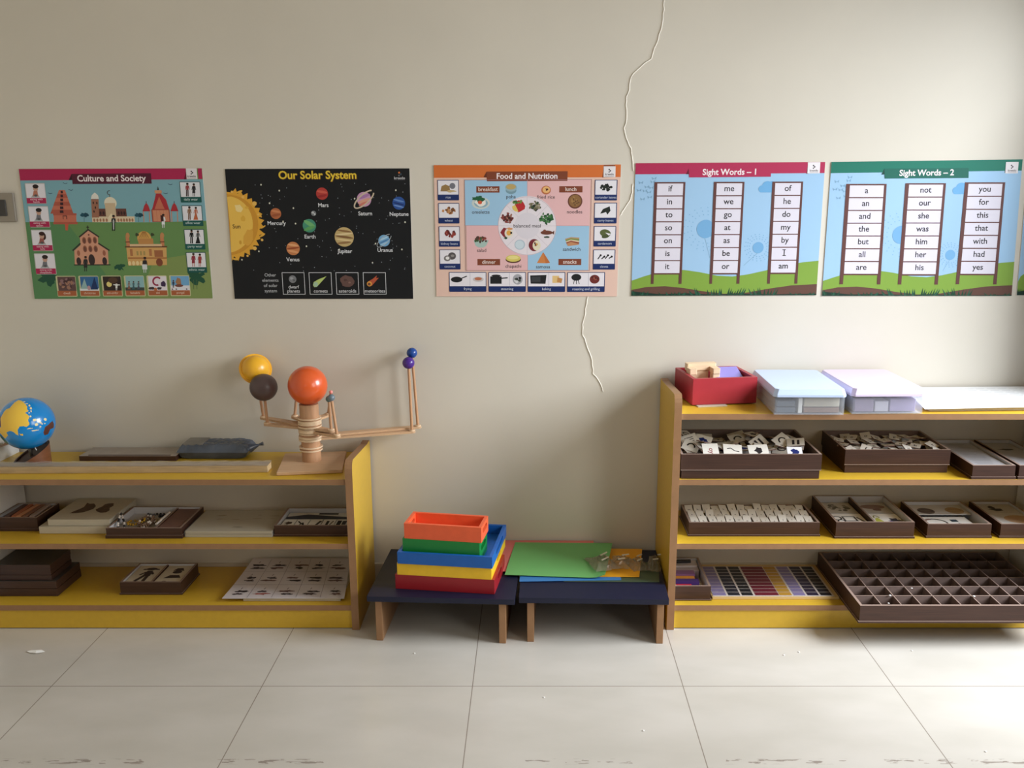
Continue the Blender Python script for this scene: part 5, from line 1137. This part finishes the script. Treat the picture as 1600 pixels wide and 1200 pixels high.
def strokes(k):
    def f(A):
        if k == 0: A.line([(20, 40), (40, 34), (60, 56), (84, 62)], 5, (60, 54, 58), 1)
        if k == 1: A.rect(30, 20, 44, 80, (50, 46, 50), 1); A.rect(58, 24, 72, 84, (50, 46, 50), 1)
        if k == 2: A.arc(50, 60, 22, 30, 9, (40, 38, 42), 1, 180, 360, 12)
        if k == 3: A.blob(50, 56, 20, 18, (44, 40, 44), 1, 3, .3)
        if k == 4: [A.line([(24, 30 + j * 18), (76, 30 + j * 18)], 5, (90, 84, 88), 1) for j in range(3)]
        if k == 5: A.blob(52, 54, 26, 20, (30, 44, 120), 1, 5, .3)
        if k == 6: A.arc(50, 50, 24, 18, 8, (60, 54, 58), 1, 0, 360, 16)
    return f
CBK = mat('brown_card_back', (120, 90, 78), 0.55); CWH = mat('word_card_face', (222, 218, 210), 0.5)
def tile(name, label, cat, w, d, th, c, rot, draw, group, face, back=None):
    mb = MB(); hx, hy = w / 2, d / 2
    vs = [(-hx, hy, 0), (hx, hy, 0), (hx, -hy, 0), (-hx, -hy, 0)]; vb = [(x, y, -th) for x, y, z in vs]
    mb.add(vs, [(3, 2, 1, 0)], face); mb.add(vs + vb, [(4, 5, 6, 7), (0, 1, 5, 4), (1, 2, 6, 5), (2, 3, 7, 6), (3, 0, 4, 7)], back or CBK)
    if draw:
        A = Art(((0, 0), (100, 0), (100, 100), (0, 100)), lambda u, v, e: (-hx + w * u, hy - d * v, e), w * 1000, d * 1000, 0.0001, 0.00015); A.mb = mb; draw(A)
    o = mb.build(name); o.location = c; o.rotation_euler = rot; return tag(o, label, cat, group)
protos = {}
def heap_card(key, name, label, cat, w, d, th, c, rot, draw, group, face):
    if key not in protos: protos[key] = tile(name, label, cat, w, d, th, c, rot, draw, group, face); return protos[key]
    o = protos[key].copy(); C.objects.link(o); o.location = c; o.rotation_euler = rot; o['label'] = label; return o
rr = random.Random(17)
WL = 'small white word card in the jumbled heap in the large brown box'
for layer in range(3):
    for i in range(7):
        for j in range(4 if layer < 2 else 3):
            x = 0.496 + i * 0.0595 + rr.uniform(-.012, .012); y = -0.226 + j * 0.066 + rr.uniform(-.012, .012) + layer * 0.012
            if layer == 2 and rr.random() < 0.12: continue
            y = min(max(y, -0.216 if layer == 0 else -0.172), -0.030); hi = 0.012 * math.sin(i * 1.3 + j)
            heap_card(('w', (i + j * 2 + layer) % 7), 'word_card', WL, 'card', 0.054, 0.042, 0.003, (min(max(x, 0.505), 0.836), max(y, -0.216), Z3 + 0.055 + layer * 0.013 + hi * (layer > 0)), (rr.uniform(-.25, .65) * (.35, 1, 1)[layer], rr.uniform(-.4, .4) * (.35, 1, 1)[layer], rr.uniform(-.8, .8)), strokes((i + j * 2 + layer) % 7), 'word cards in the large brown box', CWH)
tile('word_card', 'white card with the red letters oy near the front of the large brown box', 'card', 0.050, 0.050, 0.003, (0.556, -0.226, Z3 + 0.083), (R(38), 0, R(2)), oyd, 'word cards in the large brown box', CWH)
tile('word_card', 'white card with a wavy line beside the oy card', 'card', 0.058, 0.044, 0.003, (0.625, -0.226, Z3 + 0.083), (R(36), R(3), R(-3)), strokes(0), 'word cards in the large brown box', CWH)
tile('word_card', 'white card with a dark mark at the middle front of the large brown box', 'card', 0.062, 0.042, 0.003, (0.705, -0.226, Z3 + 0.083), (R(36), R(-2), R(2)), strokes(3), 'word cards in the large brown box', CWH)
tile('word_card', 'white card with a dark blue drawing at the right front of the large brown box', 'card', 0.046, 0.034, 0.003, (0.818, -0.228, Z3 + 0.080), (R(36), 0, R(-4)), strokes(5), 'word cards in the large brown box', mat('bright_card', (236, 236, 240), 0.45))
rr = random.Random(23); LT = 'pnadefholrbecgus'
for layer in range(2):
    for i in range(7):
        for j in range(5 - layer):
            if layer and rr.random() < 0.2: continue
            k = (i * 3 + j * 5 + layer * 2) % len(LT)
            x = 1.012 + i * 0.0465 + rr.uniform(-.008, .008); y = -0.176 + j * 0.045 + rr.uniform(-.008, .008)
            heap_card(('l', k), 'letter_tile', 'small white tile with the letter %s in the heaped letter box' % LT[k], 'letter tile', 0.032, 0.036, 0.003, (min(x, 1.29), min(max(y, -0.172), -0.002), Z3 + 0.056 + layer * 0.013 + 0.003 * ((i + j) % 3)), (rr.uniform(-.2, .42), rr.uniform(-.28, .28), rr.uniform(-.7, .7)), (lambda ch: lambda A: A.text(ch, 50, 56, 62, (40, 36, 40), 1, .01))(LT[k]), 'letter tiles in the brown box', CWH)
for k, (x0, x1) in enumerate(((1.362, 1.494), (1.506, 1.630))):
    dark_box('storage_tray', 'narrow dark brown tray with a lined text card, beside the letter tile box' if k == 0 else 'narrow dark brown tray cut off at the right edge of the photo', 'tray', x0, x1, -0.262, 0.026, Z3, 0.044, 0.008, div=() )
    def lines(A): [A.line([(20, 8 + j * 6.2), (rr.uniform(60, 84), 8 + j * 6.2)], 2.0, (120, 118, 122), 1) for j in range(14)]
    card('text_card', 'grey card with rows of fine print in the narrow tray beside the letter tiles' if k == 0 else 'grey card in the narrow tray at the right edge of the photo', 'card', flat(x0 + 0.012, x1 - 0.012, -0.250, 0.012, Z3 + 0.036), None, lines if k == 0 else (lambda A: A.blob(50, 30, 26, 8, (70, 66, 70), 1, 3, .3)), 0.003, mat('grey_text_card', (170, 168, 172), 0.3))

# ---- third board of the tall shelf
dark_box('storage_tray', 'dark brown tray with three rows of small letter cards', 'tray', 0.503, 0.922, -0.204, -0.038, Z2, 0.046, 0.005, inner=LINERB)
rr = random.Random(31); AL = 'mhdrbfmndkxyuw' + 'haqbmzmavnveos' + 'ekgtpwnricjlou'
for j in range(3):
    for i in range(14):
        ch = AL[j * 14 + i]
        tile('letter_card', 'small white card with the letter %s, %s row of the three row tray' % (ch, ('back', 'middle', 'front')[j]), 'letter card', 0.0255, 0.043, 0.010, (0.5265 + i * 0.0286 + rr.uniform(-.002, .002), -0.068 - j * 0.0505 + rr.uniform(-.003, .003), Z2 + 0.041 + rr.uniform(0, .004)), (R(8 + rr.uniform(-6, 14)), R(rr.uniform(-5, 5)), R(rr.uniform(-4, 4))), (lambda c_: lambda A: A.text(c_, 50, 62, 44, (60, 56, 60), 1, .01))(ch), 'letter cards in the three row tray', CWH, mat('card_stack_side', (150, 140, 128), 0.6))
dark_box('storage_tray', 'dark brown tray with four picture cards in two columns', 'tray', 0.968, 1.218, -0.222, 0.028, Z2, 0.054, 0.006, div=(('x', 0.127),))
def frogs(A): A.rect(4, 4, 96, 96, (206, 200, 190), 1); A.heap(50, 50, 36, 30, 26, 7, [(120, 118, 108), (150, 144, 130), (96, 92, 84)], 2, 3)
def train(A): A.frame(36, 22, 76, 62, 5, (50, 48, 50), 1); A.arc(20, 36, 12, 14, 5, (50, 48, 50), 1); A.arc(26, 62, 10, 12, 5, (50, 48, 50), 1); A.line([(80, 30), (92, 64)], 6, (50, 48, 50), 1); A.blob(72, 84, 24, 8, (176, 140, 110), 1, 3); A.line([(6, 78), (40, 84)], 5, (80, 76, 76), 1)
def hat(A): A.ell(52, 40, 40, 20, (150, 120, 110), 1); A.blob(60, 66, 14, 12, (130, 96, 92), 2, 4)
def bag(A): A.poly([(10, 88), (20, 40), (30, 32), (46, 88)], (196, 200, 70), 1); A.arc(28, 34, 8, 18, 4, (150, 150, 60), 1, 180, 360); A.blob(78, 58, 16, 20, (60, 60, 70), 1, 6, .5, 18); A.line([(56, 58), (66, 64)], 6, (90, 80, 150), 1)
GC_ = mat('grey_card', (190, 186, 182), 0.5)
zt = Z2 + 0.034
card('picture_card', 'card with grey green sketched shapes, back of the near column in the two column tray', 'card', flat(0.978, 1.088, -0.092, 0.012, zt), 'cards in the two column tray', frogs, 0.003, GC_)
card('picture_card', 'white card with a black outlined vehicle drawing in the two column tray', 'card', flat(0.978, 1.088, -0.206, -0.098, zt + 0.001), 'cards in the two column tray', train)
card('picture_card', 'card with a brownish oval shape in the two column tray', 'card', flat(1.102, 1.206, -0.092, 0.012, zt), 'cards in the two column tray', hat, 0.003, GC_)
card('picture_card', 'white card with a yellow green bag shape in the two column tray', 'card', flat(1.102, 1.206, -0.206, -0.098, zt + 0.001), 'cards in the two column tray', bag)
dark_box('storage_tray', 'dark brown tray with two cards showing coloured discs', 'tray', 1.262, 1.466, -0.218, -0.006, Z2, 0.046, 0.006)
def discs(A): A.ell(26, 66, 15, 15, (110, 92, 80), 1); A.arc(26, 66, 13, 12, 2, (60, 50, 46), 2); A.ell(78, 62, 16, 16, (176, 140, 90), 1); A.arc(78, 62, 12, 11, 2, (150, 116, 70), 2)
def ringd(A): A.arc(28, 52, 22, 32, 4, (70, 66, 66), 1); A.arc(28, 52, 22, 32, 6, (150, 120, 110), 1, 200, 260); A.rect(62, 24, 76, 44, (50, 70, 84), 1); A.blob(74, 70, 5, 9, (90, 110, 120), 1, 3); A.blob(86, 74, 4, 7, (120, 116, 120), 1, 4)
card('picture_card', 'card with a dark disc and a tan disc at the back of its tray', 'card', flat(1.271, 1.457, -0.104, -0.015, Z2 + 0.036), 'cards in the disc tray', discs, 0.003, GC_)
card('picture_card', 'white card with a thin ring drawing at the front of its tray', 'card', flat(1.271, 1.432, -0.208, -0.108, Z2 + 0.028), 'cards in the disc tray', ringd)
dark_box('storage_tray', 'dark brown tray at the end of the third board, cut off by the photo edge', 'tray', 1.496, 1.634, -0.218, -0.006, Z2, 0.046, 0.006)
card('picture_card', 'card with a small dark bird shape in the end tray', 'card', flat(1.505, 1.625, -0.104, -0.015, Z2 + 0.038), 'cards in the end tray', lambda A: (A.blob(44, 60, 20, 10, (70, 62, 62), 1, 3, .4), A.blob(40, 36, 9, 14, (60, 54, 54), 1, 4, .3)), 0.003, GC_)
card('picture_card', 'card with a tan round patch in the end tray', 'card', flat(1.505, 1.625, -0.208, -0.106, Z2 + 0.038), 'cards in the end tray', lambda A: A.ell(70, 48, 40, 30, (190, 150, 110), 1), 0.003, GC_)

# ---- bottom board of the tall shelf
dark_box('storage_tray', 'dark brown tray of small coloured packets at the end of the bottom board', 'tray', 0.458, 0.576, -0.232, -0.006, Z1, 0.049, 0.004)
for k, (y0, y1, x1, c, nm) in enumerate(((-0.060, -0.016, 0.566, (216, 206, 204), 'white packet at the back of the packet tray'), (-0.092, -0.066, 0.566, (190, 178, 184), 'pale grey packet in the packet tray'), (-0.128, -0.097, 0.545, (140, 96, 140), 'mauve packet in the packet tray'), (-0.158, -0.132, 0.540, (222, 150, 60), 'orange packet in the packet tray'), (-0.190, -0.162, 0.548, (70, 46, 110), 'purple packet in the packet tray'), (-0.222, -0.194, 0.520, (190, 44, 60), 'red packet at the front of the packet tray'))):
    o = MB().box(0, x1 - 0.468, 0, y1 - y0, 0, 0.030 if k % 2 else 0.034, mat('packet_%d' % k, c, 0.35)).build('packet', bevel=0.003); o.location = (0.467, y0, Z1 + 0.009); tag(o, nm, 'packet', 'packets in the tray')
o = MB().cyl((0, 0, 0), (0.072, 0.004, 0), 0.006, INK, n=12).build('marker_pen'); o.location = (0.472, -0.042, Z1 + 0.050); tag(o, 'dark pen lying on the white packet in the packet tray', 'pen')
for k, (x, y) in enumerate(((0.556, -0.176), (0.552, -0.150), (0.545, -0.212))):
    o = MB().sphere((0, 0, 0), 0.009, WHITE, 12, 8, (1.3, 1, .6)).build('crumpled_tissue'); o.location = (x, y, Z1 + 0.0155); tag(o, ('white scrap beside the purple packet', 'white scrap beside the orange packet', 'white scrap beside the red packet')[k], 'paper scrap')
# colour chart on its board
t = thing('colour_chart', 'flat chart with columns of lilac, black, maroon and yellow cells', 'chart', (0.583, -0.227, Z1))
MB().box(0, 0.412, 0, 0.254, 0, 0.008, mat('chart_board', (206, 176, 120), 0.5)).build('board', t, 0.001)
MB().box(0.004, 0.398, 0.006, 0.236, 0.0082, 0.0094, mat('chart_paper', (206, 196, 190), 0.4)).build('chart_sheet', t)
A = Art(((0, 0), (1000, 0), (1000, 580), (0, 580)), lambda u, v, d: (0.004 + 0.394 * u, 0.236 - 0.230 * v, 0.0094 + d), 394, 230, 0.0001, 0.0003); A.rough = 0.3
cols = (((142, 128, 176), 0, 112), ((44, 46, 60), 124, 226), ((38, 40, 46), 238, 334), ((126, 34, 54), 348, 546), ((206, 150, 46), 548, 654), ((142, 128, 180), 666, 766), ((52, 44, 70), 778, 876), ((38, 38, 46), 888, 984))
for c, a, b in cols:
    for j in range(9): A.rect(a + 4, 8 + j * 63, b, 64 + j * 63, c if not (c[0] > 200) else (c[0], c[1] + (j % 2) * 4, c[2]), 1)
A.done('colour_cells', t)
# the big compartment tray
t = thing('compartment_tray', 'large dark brown tray divided into many empty square compartments, overhanging the bottom board', 'tray', (1.003, -0.382, Z1))
w, d, h = 0.628, 0.408, 0.056
MB().tray(0, w, 0, d, 0.003, h, 0.008, 0.006, BRN, BRNRIM, LINERB).build('tray_body', t)
MB().tray(-0.004, w + 0.004, -0.004, d + 0.004, 0, 0.006, 0.0034, 0.002, BRN, BRNRIM).build('lid', t)
for k in range(1, 6): y = 0.008 + (d - 0.016) * k / 6; MB().box(0.008, w - 0.008, y - 0.0015, y + 0.0015, 0.009, h - 0.002, LINERB, BRNRIM).build('long_divider', t)
for k in range(1, 10): x = 0.008 + (w - 0.016) * k / 10; MB().box(x - 0.0015, x + 0.0015, 0.008, d - 0.008, 0.009, h - 0.0025, LINERB, BRNRIM).build('cross_divider', t)
rr = random.Random(9)
for k, (x, y, z, s_) in enumerate(((1.095, -0.366, 0.1385, .003), (1.12, -0.314, .139, .0035), (1.03, -0.25, .1, .003), (1.21, -0.262, .139, .003), (1.38, -0.32, .139, .004), (1.44, -0.28, .10, .006), (1.05, -0.29, .10, .005), (1.36, -0.345, .10, .005))):
    mb = MB(); mb.sphere((0, 0, 0), s_, WHITE, 8, 5, (1.2, 1, .5)); o = mb.build('paper_crumb'); o.location = (x, y, z + s_ * .4); tag(o, 'white paper crumb in the compartment tray', 'crumb', 'paper crumbs in the compartment tray')
# litter on the floor
mb = MB(); rr = random.Random(2); vs = [(0.026 * math.cos(a) * rr.uniform(.6, 1.1), 0.012 * math.sin(a) * rr.uniform(.6, 1.1), 0.0012 + rr.uniform(0, .004)) for a in [k * math.pi / 5 for k in range(10)]]
mb.add(vs + [(0, 0, 0.006)], [(i, (i + 1) % 10, 10) for i in range(10)], WHITE); o = mb.build('paper_scrap'); o.location = (-1.518, -0.412, 0.0004); tag(o, 'torn white paper scrap on the floor in front of the low shelf', 'paper scrap')
for k, (x, y) in enumerate(((0.764, -0.43), (0.815, -0.412), (1.164, -0.404), (0.29, -0.812), (1.141, -0.9), (0.032, -0.658), (-0.36, -0.42))):
    mb = MB(); mb.sphere((0, 0, 0), 0.0024, WHITE, 8, 5, (1.3, 1, .5)); o = mb.build('paper_crumb'); o.location = (x, y, 0.0013); tag(o, 'tiny white crumb on the floor tiles', 'crumb', 'crumbs on the floor')
